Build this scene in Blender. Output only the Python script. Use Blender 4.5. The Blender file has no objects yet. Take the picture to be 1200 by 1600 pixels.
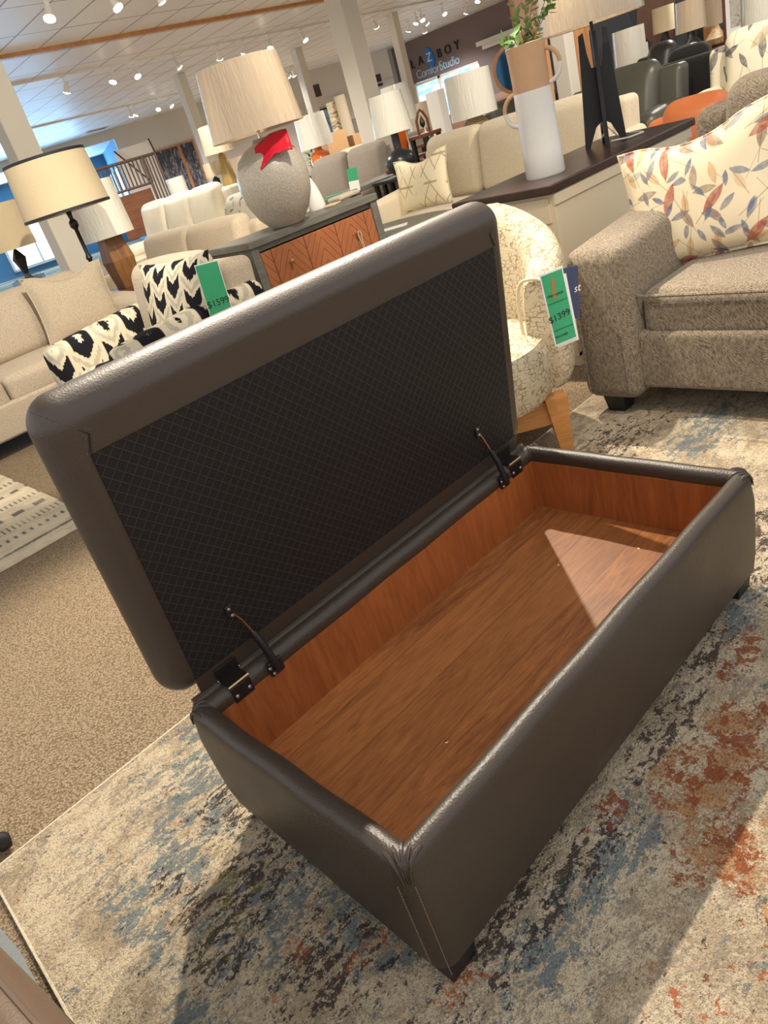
import bpy, bmesh, math, random
import numpy as np
from mathutils import Vector, Matrix
random.seed(7)
C = bpy.context.scene.collection
PI = math.pi
def R(a): return math.radians(a)

# ------------------------------------------------------------------ camera
F, YAW, PITCH, ROLL = 1131.6, 0.93493, -0.47119, -0.31289
CAM = np.array([-0.2785, -0.5847, 1.1528])
fw = np.array([math.cos(YAW)*math.cos(PITCH), math.sin(YAW)*math.cos(PITCH), math.sin(PITCH)])
_r = np.cross(fw, [0, 0, 1]); _r /= np.linalg.norm(_r); _u = np.cross(_r, fw)
RR = _r*math.cos(ROLL)+_u*math.sin(ROLL); UU = -_r*math.sin(ROLL)+_u*math.cos(ROLL)
cam = bpy.data.objects.new('camera', bpy.data.cameras.new('camera')); C.objects.link(cam)
cam.data.sensor_fit = 'HORIZONTAL'; cam.data.sensor_width = 36; cam.data.lens = F/1200*36
cam.data.clip_start = .02; cam.data.clip_end = 200
cam.matrix_world = Matrix(((RR[0], UU[0], -fw[0], CAM[0]), (RR[1], UU[1], -fw[1], CAM[1]),
                           (RR[2], UU[2], -fw[2], CAM[2]), (0, 0, 0, 1)))
bpy.context.scene.camera = cam

# survey helpers: where in the room a direction from the camera meets a height, a distance or a wall
def ray(px, py):
    d = fw+RR*(px-600)/F-UU*(py-800)/F
    return d/np.linalg.norm(d)
def at(px, py, z):
    d = ray(px, py); return Vector(CAM+d*(z-CAM[2])/d[2])
def PD(px, py, D):
    d = ray(px, py); return Vector(CAM+d*D/math.hypot(d[0], d[1]))
def onx(px, py, X):
    d = ray(px, py); return Vector(CAM+d*(X-CAM[0])/d[0])
def ony(px, py, Y):
    d = ray(px, py); return Vector(CAM+d*(Y-CAM[1])/d[1])

# ------------------------------------------------------------------ world, exposure, lights
w = bpy.data.worlds.new('world'); bpy.context.scene.world = w; w.use_nodes = True
w.node_tree.nodes['Background'].inputs[0].default_value = (1.0, 0.985, 0.965, 1)
w.node_tree.nodes['Background'].inputs[1].default_value = 0.80
vs = bpy.context.scene.view_settings
vs.view_transform = 'Standard'; vs.look = 'None'; vs.gamma = 1; vs.use_curve_mapping = False
vs.exposure = 0.35

def spot(loc, aim, watts, col=(1, .885, .72), cone=70, blend=.4, rad=.03):
    l = bpy.data.lights.new('spot_light', 'SPOT'); l.energy = watts; l.color = col
    l.spot_size = R(cone); l.spot_blend = blend; l.shadow_soft_size = rad
    o = bpy.data.objects.new('spot_light', l); C.objects.link(o); o.location = loc
    o.rotation_euler = (Vector(aim)-Vector(loc)).to_track_quat('-Z', 'Y').to_euler(); return o
def plight(loc, watts, col=(1, .93, .84), rad=.15):
    l = bpy.data.lights.new('fill_flood', 'SPOT'); l.energy = watts; l.color = col; l.shadow_soft_size = rad
    l.spot_size = R(150); l.spot_blend = .6
    o = bpy.data.objects.new('fill_flood', l); C.objects.link(o); o.location = loc; return o
def alight(loc, aim, sx, sy, watts, col):
    l = bpy.data.lights.new('window_daylight', 'AREA'); l.shape = 'RECTANGLE'; l.size = sx; l.size_y = sy
    l.energy = watts; l.color = col
    o = bpy.data.objects.new('window_daylight', l); C.objects.link(o); o.location = loc
    o.rotation_euler = (Vector(aim)-Vector(loc)).to_track_quat('-Z', 'Y').to_euler(); return o
CEIL = 3.3
# track spots over the ottoman (out of frame above) and over the sofas
spot((1.5, 2.1, 3.1), (.1, .2, 0), 400, cone=75, rad=.025)
spot((2.7, 2.1, 3.1), (.6, .0, .1), 400, cone=70, rad=.025)
spot((0.9, -1.0, 3.1), (2.3, .5, .6), 150, cone=34, rad=.03)
spot((0.2, 0.6, 3.1), (2.0, 1.4, .6), 40, cone=40, rad=.03)
spot((1.2, 2.3, 3.1), (1.3, 4.8, .6), 300, cone=70)
spot((2.2, 1.2, 3.1), (4.6, 3.4, .7), 230, cone=70)
spot((2.2, 1.3, 3.1), (2.5, 3.2, .9), 120, cone=55)
spot((3.2, 3.0, 3.1), (4.4, 7.0, .8), 250, cone=75)
spot((5.4, 1.0, 3.1), (6.2, 2.4, .8), 240, cone=85)
for p in [(5, 8.2), (9, 8.2), (4, 12.5), (8, 12.5), (13, 9), (17, 14), (13, 16.5), (8, 17.5), (18, 8), (10, 3.5), (12, 19.4), (15.5, 18), (19.6, 17)]:  # added fill floods for the background; the last ones brighten the far walls
    plight((p[0], p[1], 2.95), 300)

# ------------------------------------------------------------------ materials
MATS = {}
def base_mat(name):
    m = bpy.data.materials.new(name); m.use_nodes = True
    return m, m.node_tree, m.node_tree.nodes['Principled BSDF']
class NT:
    def __init__(s, name, rough=.6, spec=.5, metal=0):
        s.m, s.t, s.b = base_mat(name)
        s.b.inputs['Roughness'].default_value = rough; s.b.inputs['Metallic'].default_value = metal
        s.b.inputs['Specular IOR Level'].default_value = spec
    def n(s, typ, **k):
        x = s.t.nodes.new(typ)
        for a, v in k.items(): setattr(x, a, v)
        return x
    def l(s, a, b): s.t.links.new(a, b)
    def _in(s, sock, v):
        if isinstance(v, bpy.types.NodeSocket): s.l(v, sock)
        elif v is not None: sock.default_value = v
    def co(s, kind='Object'): return s.n('ShaderNodeTexCoord').outputs[kind]
    def map(s, v, sc=(1, 1, 1), loc=(0, 0, 0), rot=(0, 0, 0)):
        x = s.n('ShaderNodeMapping'); s.l(v, x.inputs[0]); x.inputs['Scale'].default_value = sc
        x.inputs['Location'].default_value = loc; x.inputs['Rotation'].default_value = rot; return x.outputs[0]
    def noise(s, v, scale, detail=3, rough=.5, out='Fac', dist=0):
        x = s.n('ShaderNodeTexNoise'); s.l(v, x.inputs['Vector']); x.inputs['Scale'].default_value = scale
        x.inputs['Detail'].default_value = detail; x.inputs['Roughness'].default_value = rough
        x.inputs['Distortion'].default_value = dist; return x.outputs[out]
    def vor(s, v, scale, feature='F1', out='Distance', rnd=1, metric='EUCLIDEAN'):
        x = s.n('ShaderNodeTexVoronoi', feature=feature)
        if feature != 'DISTANCE_TO_EDGE': x.distance = metric
        s.l(v, x.inputs['Vector']); x.inputs['Scale'].default_value = scale; x.inputs['Randomness'].default_value = rnd
        return x.outputs[out]
    def m_(s, op, a, b=0.0, c=None, clamp=False):
        x = s.n('ShaderNodeMath', operation=op, use_clamp=clamp); s._in(x.inputs[0], a); s._in(x.inputs[1], b)
        if c is not None: s._in(x.inputs[2], c)
        return x.outputs[0]
    def ss(s, v, lo, hi):
        x = s.n('ShaderNodeMapRange', interpolation_type='SMOOTHSTEP'); s._in(x.inputs[0], v)
        x.inputs[1].default_value = lo; x.inputs[2].default_value = hi; return x.outputs[0]
    def mix(s, f, a, b):
        x = s.n('ShaderNodeMix', data_type='RGBA'); s._in(x.inputs[0], f)
        for i, v in ((6, a), (7, b)):
            if isinstance(v, bpy.types.NodeSocket): s.l(v, x.inputs[i])
            else: x.inputs[i].default_value = (*v, 1)
        return x.outputs[2]
    def xyz(s, v):
        x = s.n('ShaderNodeSeparateXYZ'); s.l(v, x.inputs[0]); return x.outputs
    def cmb(s, a, b, c=0.0):
        x = s.n('ShaderNodeCombineXYZ'); s._in(x.inputs[0], a); s._in(x.inputs[1], b); s._in(x.inputs[2], c); return x.outputs[0]
    def col(s, v):
        if isinstance(v, bpy.types.NodeSocket): s.l(v, s.b.inputs['Base Color'])
        else: s.b.inputs['Base Color'].default_value = (*v, 1)
    def bump(s, h, strength=.3, dist=.002):
        x = s.n('ShaderNodeBump'); x.inputs['Strength'].default_value = strength; x.inputs['Distance'].default_value = dist
        s.l(h, x.inputs['Height']); s.l(x.outputs[0], s.b.inputs['Normal'])
def srgb(r, g, b):
    f = lambda c: (c/255/12.92) if c/255 <= .04045 else ((c/255+.055)/1.055)**2.4
    return (f(r), f(g), f(b))
def plain(name, c, rough=.5, metal=0, spec=.5, var=.0, vs_=8, emit=0):
    k = NT(name, rough, spec, metal)
    if var:
        k.col(k.mix(k.noise(k.co(), vs_, 4), tuple(x*(1-var) for x in c), tuple(min(1, x*(1+var)) for x in c)))
    else: k.col(c)
    if emit:
        k.b.inputs['Emission Color'].default_value = (*c, 1); k.b.inputs['Emission Strength'].default_value = emit
    MATS[name] = k.m; return k.m
def fabric(name, c, c2=None, scale=260, bump=.5, rough=.9, big=.08):
    k = NT(name, rough, .2); v = k.co()
    a = k.noise(k.map(v, (1, 1, 1)), scale, 2, .6); g = k.noise(v, 5, 3)
    c2 = c2 or tuple(x*.7 for x in c)
    cc = k.mix(k.ss(a, .38, .62), c2, c)
    k.col(k.mix(k.m_('MULTIPLY', g, big*2), cc, tuple(x*.8 for x in c)))
    k.b.inputs['Sheen Weight'].default_value = .15
    k.bump(a, bump, .0015); return k.m
def leather(name, c, rough=.38, scale=220, bump=.25, spec=.5, wr=.0):
    k = NT(name, rough, spec); v = k.co()
    vo = k.vor(v, scale, out='Distance'); g = k.noise(v, 4, 5, .6)
    k.col(k.mix(g, tuple(x*.85 for x in c), tuple(x*1.15 for x in c)))
    k.l(k.m_('ADD', k.m_('MULTIPLY', k.noise(v, 9, 4), .16), rough-.08), k.b.inputs['Roughness'])
    h = k.m_('ADD', vo, k.m_('MULTIPLY', k.noise(v, 14, 3, dist=.6), 1.2+wr*8))
    k.bump(h, bump, .001+wr*.002); return k.m
def wood(name, c1, c2, axis='x', rough=.4, scale=6, planks=0, bump=.15, curly=0.0):
    k = NT(name, rough, .4); v = k.co()
    sc = {'x': (.12, 1, 1), 'y': (1, .12, 1), 'z': (1, 1, .12)}[axis]
    if planks:
        o = k.xyz(v); pid = k.m_('FLOOR', k.m_('MULTIPLY', o[1 if axis == 'x' else 0], planks))
        wn = k.n('ShaderNodeTexWhiteNoise', noise_dimensions='1D'); k.l(pid, wn.inputs['W'])
        off = k.cmb(k.m_('MULTIPLY', wn.outputs[0], 9), k.m_('MULTIPLY', wn.outputs[0], 5), pid)
        ad = k.n('ShaderNodeVectorMath', operation='ADD'); k.l(v, ad.inputs[0]); k.l(off, ad.inputs[1]); v2 = ad.outputs[0]
    else: v2 = v
    vv = k.map(v2, sc)
    g = k.noise(vv, scale*4, 8, .65, dist=1.2+curly*2); fine = k.noise(vv, scale*30, 3, .7)
    broad = k.noise(v2, 3, 3)
    t = k.m_('ADD', k.m_('MULTIPLY', g, .75), k.m_('ADD', k.m_('MULTIPLY', fine, .35), k.m_('MULTIPLY', broad, .4)))
    cc = k.mix(k.ss(t, .48, 1.05), c1, c2)
    if planks:
        fr = k.m_('FRACT', k.m_('MULTIPLY', o[1 if axis == 'x' else 0], planks))
        gap = k.ss(k.m_('ABSOLUTE', k.m_('SUBTRACT', fr, .5)), .485, .498)
        cc = k.mix(k.m_('MULTIPLY', wn.outputs[0], .35), cc, tuple(x*.62 for x in c1))
        cc = k.mix(k.m_('MULTIPLY', gap, .7), cc, tuple(x*.25 for x in c1))
    k.col(cc); k.bump(g, bump, .001); return k.m

M = {}
M['leather'] = leather('espresso_leather', srgb(60, 50, 41), .43, 260, .4, .55)
M['lid_leather'] = leather('taupe_brown_leather', srgb(68, 56, 47), .46, 260, .3, .6)
M['black_plastic'] = plain('black_plastic', (.012, .012, .013), .35)
M['black'] = plain('black_paint', (.012, .011, .012), .45)
M['black_metal'] = plain('black_metal', (.03, .027, .025), .35, .6)
M['chrome'] = plain('chrome', (.8, .8, .78), .2, 1)
M['brass'] = plain('brass', (.75, .55, .28), .3, 1)
M['white'] = plain('white_paint', srgb(232, 229, 222), .5)
M['wall'] = plain('greige_wall_paint', srgb(206, 202, 194), .8, var=.04, vs_=1)
M['column'] = plain('column_paint', srgb(222, 216, 202), .6, var=.03, vs_=2)
M['signwall'] = plain('mauve_wall_paint', srgb(126, 112, 113), .8)
M['bluewall'] = plain('blue_wall_paint', srgb(84, 132, 168), .8)
M['trim'] = plain('white_trim', srgb(225, 222, 214), .5)
M['cardboard'] = plain('cardboard', srgb(190, 152, 108), .8)
M['paper'] = plain('paper', srgb(240, 240, 236), .6)
M['green_tag'] = plain('green_card', srgb(60, 168, 118), .35, var=.1, vs_=30)
M['navy_card'] = plain('navy_card', srgb(62, 68, 100), .5)
M['ink'] = plain('black_ink', (.01, .02, .015), .6)
M['red'] = plain('red_plastic', srgb(214, 32, 52), .3)
M['stitch'] = plain('tan_thread', srgb(120, 100, 84), .7)
M['walnut'] = wood('walnut', srgb(120, 68, 40), srgb(70, 38, 22), 'x', .45)
M['boxwood'] = wood('stained_birch_ply', srgb(178, 104, 54), srgb(132, 72, 36), 'z', .42, 4, 0, .12, .9)
M['boxfloor'] = wood('stained_birch_boards', srgb(188, 120, 66), srgb(104, 60, 32), 'x', .46, 9, 8.2, .3, .4)
M['chairwood'] = wood('honey_oak', srgb(204, 146, 84), srgb(160, 104, 54), 'x', .4, 5)
M['darktop'] = wood('dark_stained_top', srgb(70, 50, 44), srgb(46, 32, 28), 'x', .3, 4)
M['greywood'] = wood('grey_stained_oak', srgb(126, 124, 114), srgb(94, 92, 84), 'x', .5, 8)
M['acacia'] = wood('acacia', srgb(160, 112, 66), srgb(96, 60, 32), 'z', .45, 4)
M['brownboard'] = wood('brown_board', srgb(134, 88, 60), srgb(104, 64, 42), 'x', .5, 3)
M['pine'] = wood('pine', srgb(206, 150, 96), srgb(170, 112, 62), 'z', .5, 4)
M['beige'] = fabric('beige_linen', srgb(210, 196, 174), srgb(170, 155, 134))
M['beige2'] = fabric('sand_weave', srgb(204, 190, 166), srgb(168, 153, 130))
M['cream'] = fabric('cream_weave', srgb(214, 202, 178), srgb(186, 173, 148))
M['greyfab'] = fabric('warm_grey_fabric', srgb(158, 148, 136), srgb(124, 114, 104))
M['cream_leather'] = leather('cream_leather', srgb(216, 207, 184), .45)
M['green_leather'] = leather('dark_green_leather', srgb(66, 66, 56), .4)
M['orange_leather'] = leather('orange_leather', srgb(198, 112, 64), .42)
M['black_leather'] = leather('black_leather', srgb(42, 40, 38), .38)
M['black_cloth'] = fabric('black_cloth', srgb(38, 36, 35), srgb(24, 23, 22))
M['taupe_leather'] = leather('taupe_leather', srgb(120, 98, 80), .4)
M['bluegrey'] = fabric('blue_grey_cloth', srgb(140, 152, 160), srgb(110, 122, 132))
M['console_paint'] = plain('antique_cream_paint', srgb(214, 200, 172), .5, var=.04)
M['blue_paint'] = plain('blue_grey_paint', srgb(98, 116, 142), .5)
M['orange_glaze'] = plain('orange_glaze', srgb(222, 108, 34), .15, var=.15, vs_=6)
M['black_glaze'] = plain('black_ceramic', (.025, .025, .03), .3)
M['terracotta'] = plain('bare_clay', srgb(196, 158, 122), .8, var=.08, vs_=12)
M['white_glaze'] = plain('white_glaze', srgb(222, 220, 214), .4, var=.03, vs_=20)
M['olive_gold'] = plain('olive_gold_ceramic', srgb(160, 132, 72), .35, var=.1)
M['leaf'] = plain('leaf_green', srgb(96, 138, 62), .45, var=.35, vs_=14)
M['leaf2'] = plain('pale_leaf_green', srgb(134, 160, 110), .5, var=.3, vs_=14)
M['stem'] = plain('green_stem', srgb(110, 110, 60), .6)
M['denim'] = plain('charcoal_denim_print', srgb(74, 80, 88), .7, var=.2, vs_=4)
M['skin_print'] = plain('brown_leather_print', srgb(124, 92, 76), .7, var=.3, vs_=5)
M['rope'] = plain('twisted_cord', srgb(206, 192, 160), .7, var=.2, vs_=160)
M['screw'] = plain('zinc_screw', srgb(200, 200, 196), .3, .9)
M['mirror_glass'] = plain('mirror_glass', srgb(40, 92, 130), .08, .6)
def _shade(name, c, wr=1):
    # lampshade under shrink wrap: pleated film over cloth
    k = NT(name, .28, .5); v = k.co()
    k.col(c); o = k.xyz(v)
    an = k.m_('ARCTAN2', o[1], o[0])
    vv = k.cmb(k.m_('MULTIPLY', an, 3.2), k.m_('MULTIPLY', o[2], 1.6))
    a = k.noise(vv, 3.4, 4, .62, dist=.8)
    k.l(k.m_('ADD', .16, k.m_('MULTIPLY', a, .5)), k.b.inputs['Roughness'])
    k.bump(a, .6*wr, .02)
    k.b.inputs['Coat Weight'].default_value = .7*wr; k.b.inputs['Coat Roughness'].default_value = .12
    return k.m
M['shade_wrap'] = _shade('wrapped_beige_shade', srgb(206, 184, 154))
M['shade_white'] = _shade('wrapped_white_shade', srgb(226, 222, 208))
M['shade_cream'] = fabric('cream_drum_shade', srgb(228, 210, 174), srgb(216, 198, 162), 300, .1)
M['shade_trim'] = plain('black_trim', (.02, .02, .03), .6)
def _speck():
    k = NT('speckled_taupe_ceramic', .32, .6); v = k.co()
    n_ = k.noise(v, 130, 3, .7)
    k.col(k.mix(k.ss(n_, .42, .66), srgb(172, 162, 146), srgb(200, 192, 178))); k.bump(n_, .5, .003); return k.m
M['speckle'] = _speck()
def _bulb():
    m, t, b = base_mat('lit_bulb'); b.inputs['Emission Color'].default_value = (1, .9, .72, 1)
    b.inputs['Emission Strength'].default_value = 22; return m
M['bulb'] = _bulb()
def _glow(name, c, s):
    m, t, b = base_mat(name); b.inputs['Base Color'].default_value = (0, 0, 0, 1)
    b.inputs['Emission Color'].default_value = (*c, 1); b.inputs['Emission Strength'].default_value = s; return m
M['daylight'] = _glow('window_daylight', (.42, .74, 1.0), 1.5)
M['daywhite'] = _glow('window_sky_white', (.85, .94, 1.0), 1.6)

def _carpet():
    k = NT('beige_loop_carpet', .95, .1); v = k.co()
    vo = k.vor(k.map(v, (1, 1.25, 1)), 150); n_ = k.noise(v, 160, 3, .7); g = k.noise(v, 1.2, 3)
    a = k.mix(k.ss(vo, .1, .8), srgb(178, 160, 134), srgb(116, 98, 76))
    a = k.mix(k.m_('MULTIPLY', k.ss(n_, .5, .75), .6), a, srgb(204, 190, 166))
    k.col(k.mix(k.m_('MULTIPLY', g, .25), a, srgb(150, 126, 98)))
    k.bump(k.m_('SUBTRACT', n_, vo), .9, .006); return k.m
M['carpet'] = _carpet()
def _rug():
    k = NT('abstract_pile_rug', .95, .1); v = k.co()
    nv = k.noise(v, 7, 4, .7, out='Color')
    ad = k.n('ShaderNodeVectorMath', operation='MULTIPLY_ADD'); k.l(nv, ad.inputs[0])
    ad.inputs[1].default_value = (.12, .12, .12); k.l(v, ad.inputs[2]); vd = ad.outputs[0]
    fine = k.noise(v, 210, 2, .8); pile = k.noise(v, 120, 3, .8)
    def patch(cx, cy, rx, ry):   # soft ellipse on distorted coordinates
        m = k.map(vd, (1, 1, 1), (-cx-.06, -cy-.06, 0)); mm = k.map(m, (1/rx, 1/ry, 0))
        ln = k.n('ShaderNodeVectorMath', operation='LENGTH'); k.l(mm, ln.inputs[0])
        return k.ss(ln.outputs['Value'], 1.5, .3)
    def orr(*a):
        r = a[0]
        for b in a[1:]: r = k.m_('MAXIMUM', r, b)
        return r
    def blot(scale, off, mask=None, thr=.5, gain=.16, soft=.03, st=(1, 1, 1), rot=0):
        n_ = k.noise(k.map(v, st, (off, off*.7, 0), (0, 0, rot)), scale, 8, .68, dist=.5)
        n_ = k.m_('ADD', n_, k.m_('MULTIPLY', k.m_('SUBTRACT', pile, .5), .55))
        if mask is not None: n_ = k.m_('ADD', n_, k.m_('MULTIPLY', k.m_('SUBTRACT', mask, 1.0), gain))
        return k.ss(n_, thr-soft, thr+soft)
    st = (1, 2.2, 1); r30 = R(25)
    c = k.mix(blot(7, 3.1, None, .52, soft=.08), srgb(206, 190, 163), srgb(178, 160, 134))
    c = k.mix(k.m_('MULTIPLY', blot(13, 9.7, None, .55, soft=.04, st=st, rot=r30), .6), c, srgb(140, 128, 112))
    blue = orr(patch(-.02, .74, .15, .17), patch(-.17, .62, .10, .09), patch(-.08, .38, .17, .13), patch(-.25, .58, .05, .15), patch(.04, .22, .15, .15),
               patch(.07, .92, .08, .07), patch(.36, -.08, .16, .06), patch(.16, -.06, .10, .07), patch(.95, -.3, .25, .2), patch(1.85, .45, .3, .1), patch(-.3, .3, .06, .1), patch(.6, -.33, .3, .06), patch(1.0, -.02, .12, .04))
    c = k.mix(k.m_('MULTIPLY', blot(17, 1.3, blue, .475, .17, .045, st=st, rot=r30), .84), c, srgb(106, 122, 127))
    dark = orr(patch(-.18, .55, .04, .12), patch(-.05, .44, .16, .12), patch(.0, .60, .08, .12), patch(.15, .0, .2, .08), patch(-.08, .2, .12, .1),
               patch(.62, -.02, .16, .05), patch(.30, -.04, .14, .05), patch(.85, .02, .14, .08), patch(-.18, .40, .10, .08), patch(1.3, .05, .3, .12), patch(1.7, .7, .25, .12), patch(.55, -.32, .1, .05))
    c = k.mix(k.m_('MULTIPLY', blot(24, 7.2, dark, .515, .15, .03, st=st, rot=r30), .88), c, srgb(58, 50, 52))
    org = orr(patch(.56, -.12, .13, .08), patch(.68, -.15, .12, .07), patch(.44, -.20, .10, .07))
    c = k.mix(k.m_('MULTIPLY', blot(17, 2.2, org, .45, .24, .06), .75), c, srgb(172, 122, 76))
    c = k.mix(k.m_('MULTIPLY', blot(26, 5.9, orr(org, patch(.88, -.05, .1, .04), patch(.42, -.02, .08, .03)), .50, .2, .04), .85), c, srgb(142, 74, 46))
    spots = orr(patch(-.08, .28, .06, .05), patch(-.05, .16, .08, .04), patch(.42, -.34, .25, .07), patch(.03, .02, .1, .05), patch(.12, .93, .1, .06), patch(.8, -.3, .2, .1), patch(.1, -.3, .15, .1))
    c = k.mix(k.m_('MULTIPLY', blot(30, 8.8, spots, .57, .16, .03), .8), c, srgb(176, 96, 56))
    olive = orr(patch(-.15, .42, .12, .1), patch(-.1, .5, .06, .1), patch(1.5, .75, .2, .1), patch(-.38, .92, .03, .03))
    c = k.mix(k.m_('MULTIPLY', blot(34, 6.6, olive, .58, .16, .03), .6), c, srgb(158, 146, 72))
    sh = k.m_('ADD', k.m_('MULTIPLY', fine, .6), k.m_('MULTIPLY', pile, .4))
    c = k.mix(k.m_('MULTIPLY', k.ss(sh, .52, .36), .55), c, srgb(64, 52, 42))
    k.col(c); k.bump(sh, 1.0, .010); return k.m
M['rug'] = _rug()
def _rug2():
    k = NT('cream_dash_rug', .95, .1); v = k.co(); o = k.xyz(v)
    g = k.noise(v, 6, 5, .7)
    c = k.mix(k.ss(g, .35, .7), srgb(216, 203, 176), srgb(186, 174, 152))
    # dashed rows running along x
    def row(y0, wd, freq, duty):
        a = k.m_('ABSOLUTE', k.m_('SUBTRACT', k.m_('ADD', o[1], k.m_('MULTIPLY', k.noise(v, 60, 2), .02)), y0))
        band = k.ss(a, wd, wd*.5)
        d = k.ss(k.m_('FRACT', k.m_('MULTIPLY', o[0], freq)), duty+.05, duty)
        return k.m_('MULTIPLY', band, d)
    rr = None
    for y0, wd, fr, du in ((.14, .018, 1, 2), (.30, .03, 26, .35), (.45, .05, 40, .3), (.62, .04, 9, .5), (.8, .04, 40, .3), (1.0, .03, 12, .5), (1.2, .05, 36, .3)):
        x = row(y0, wd, fr, du); rr = x if rr is None else k.m_('MAXIMUM', rr, x)
    c = k.mix(k.m_('MULTIPLY', k.m_('MULTIPLY', rr, k.ss(g, .2, .55)), .8), c, srgb(66, 68, 78)); k.col(c)
    k.bump(k.noise(v, 150, 2), .5, .003); return k.m
M['rug2'] = _rug2()
def _liner():
    k = NT('quilted_black_liner', .55, .3); v = k.co(); o = k.xyz(v)
    s_ = 1/.0235
    def ln(e):
        f_ = k.m_('ABSOLUTE', k.m_('SUBTRACT', k.m_('FRACT', k.m_('MULTIPLY', e, s_)), .5)); return k.ss(f_, .40, .5)
    a = ln(k.m_('ADD', o[0], k.m_('MULTIPLY', o[2], 1.0))); b = ln(k.m_('SUBTRACT', o[0], k.m_('MULTIPLY', o[2], 1.0)))
    g = k.m_('MAXIMUM', a, b)
    k.col(k.mix(g, srgb(32, 29, 28), srgb(52, 48, 46))); k.l(k.m_('SUBTRACT', .6, k.m_('MULTIPLY', g, .2)), k.b.inputs['Roughness'])
    k.bump(g, .5, .002); return k.m
M['liner'] = _liner()
def _ceiling():
    k = NT('ceiling_tile', .42, .4); v = k.co(); o = k.xyz(v)
    def ln(e, p, wd):
        f_ = k.m_('ABSOLUTE', k.m_('SUBTRACT', k.m_('FRACT', k.m_('DIVIDE', e, p)), .5)); return k.ss(f_, .5-wd/p, .5-wd/p*.3)
    g = k.m_('MAXIMUM', ln(o[0], .61, .02), ln(o[1], 1.22, .02))
    n_ = k.noise(v, 1.4, 3)
    k.col(k.mix(g, k.mix(n_, srgb(240, 241, 244), srgb(248, 249, 251)), srgb(150, 144, 138)))
    k.bump(k.m_('ADD', k.m_('MULTIPLY', g, -1), k.m_('MULTIPLY', n_, 1.5)), .6, .006); return k.m
M['ceiling'] = _ceiling()
def _crackle():
    k = NT('cream_crackle_chenille', .9, .15); v = k.co()
    nd = k.noise(v, 30, 2, out='Color'); ad = k.n('ShaderNodeVectorMath', operation='MULTIPLY_ADD'); k.l(nd, ad.inputs[0])
    ad.inputs[1].default_value = (.02, .02, .02); k.l(v, ad.inputs[2])
    e = k.n('ShaderNodeTexVoronoi', feature='F2'); e.distance = 'CHEBYCHEV'; f = k.n('ShaderNodeTexVoronoi', feature='F1'); f.distance = 'CHEBYCHEV'
    for q in (e, f):
        mp = k.map(ad.outputs[0], (38, 38, 70)); k.l(mp, q.inputs['Vector']); q.inputs['Scale'].default_value = 1
    d = k.m_('SUBTRACT', e.outputs['Distance'], f.outputs['Distance'])
    ln = k.m_('MULTIPLY', k.ss(d, .10, .03), k.ss(k.noise(v, 22, 2), .36, .5)); n_ = k.noise(v, 220, 2)
    c = k.mix(n_, srgb(188, 175, 148), srgb(206, 194, 168)); k.col(k.mix(k.m_('MULTIPLY', ln, .75), c, srgb(134, 106, 68)))
    k.bump(k.m_('SUBTRACT', n_, ln), .6, .003); return k.m
M['crackle'] = _crackle()
def _weave():
    k = NT('grey_brown_chenille', .9, .2); v = k.co()
    sw = k.noise(v, 7, 2, out='Color'); ad = k.n('ShaderNodeVectorMath', operation='MULTIPLY_ADD'); k.l(sw, ad.inputs[0])
    ad.inputs[1].default_value = (.12, .12, .12); k.l(v, ad.inputs[2])
    wv = k.n('ShaderNodeTexWave', wave_type='BANDS', bands_direction='DIAGONAL'); k.l(ad.outputs[0], wv.inputs['Vector'])
    wv.inputs['Scale'].default_value = 60; wv.inputs['Distortion'].default_value = 3; wv.inputs['Detail'].default_value = 2
    n_ = k.noise(k.map(v, (1, 1, .6)), 130, 3, .75)
    t = k.m_('ADD', k.m_('MULTIPLY', wv.outputs['Fac'], .16), k.m_('MULTIPLY', n_, .98))
    k.col(k.mix(k.ss(t, .3, .85), srgb(84, 73, 60), srgb(150, 136, 116))); k.bump(t, .7, .003)
    k.b.inputs['Sheen Weight'].default_value = .2; return k.m
M['weave'] = _weave()
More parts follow.
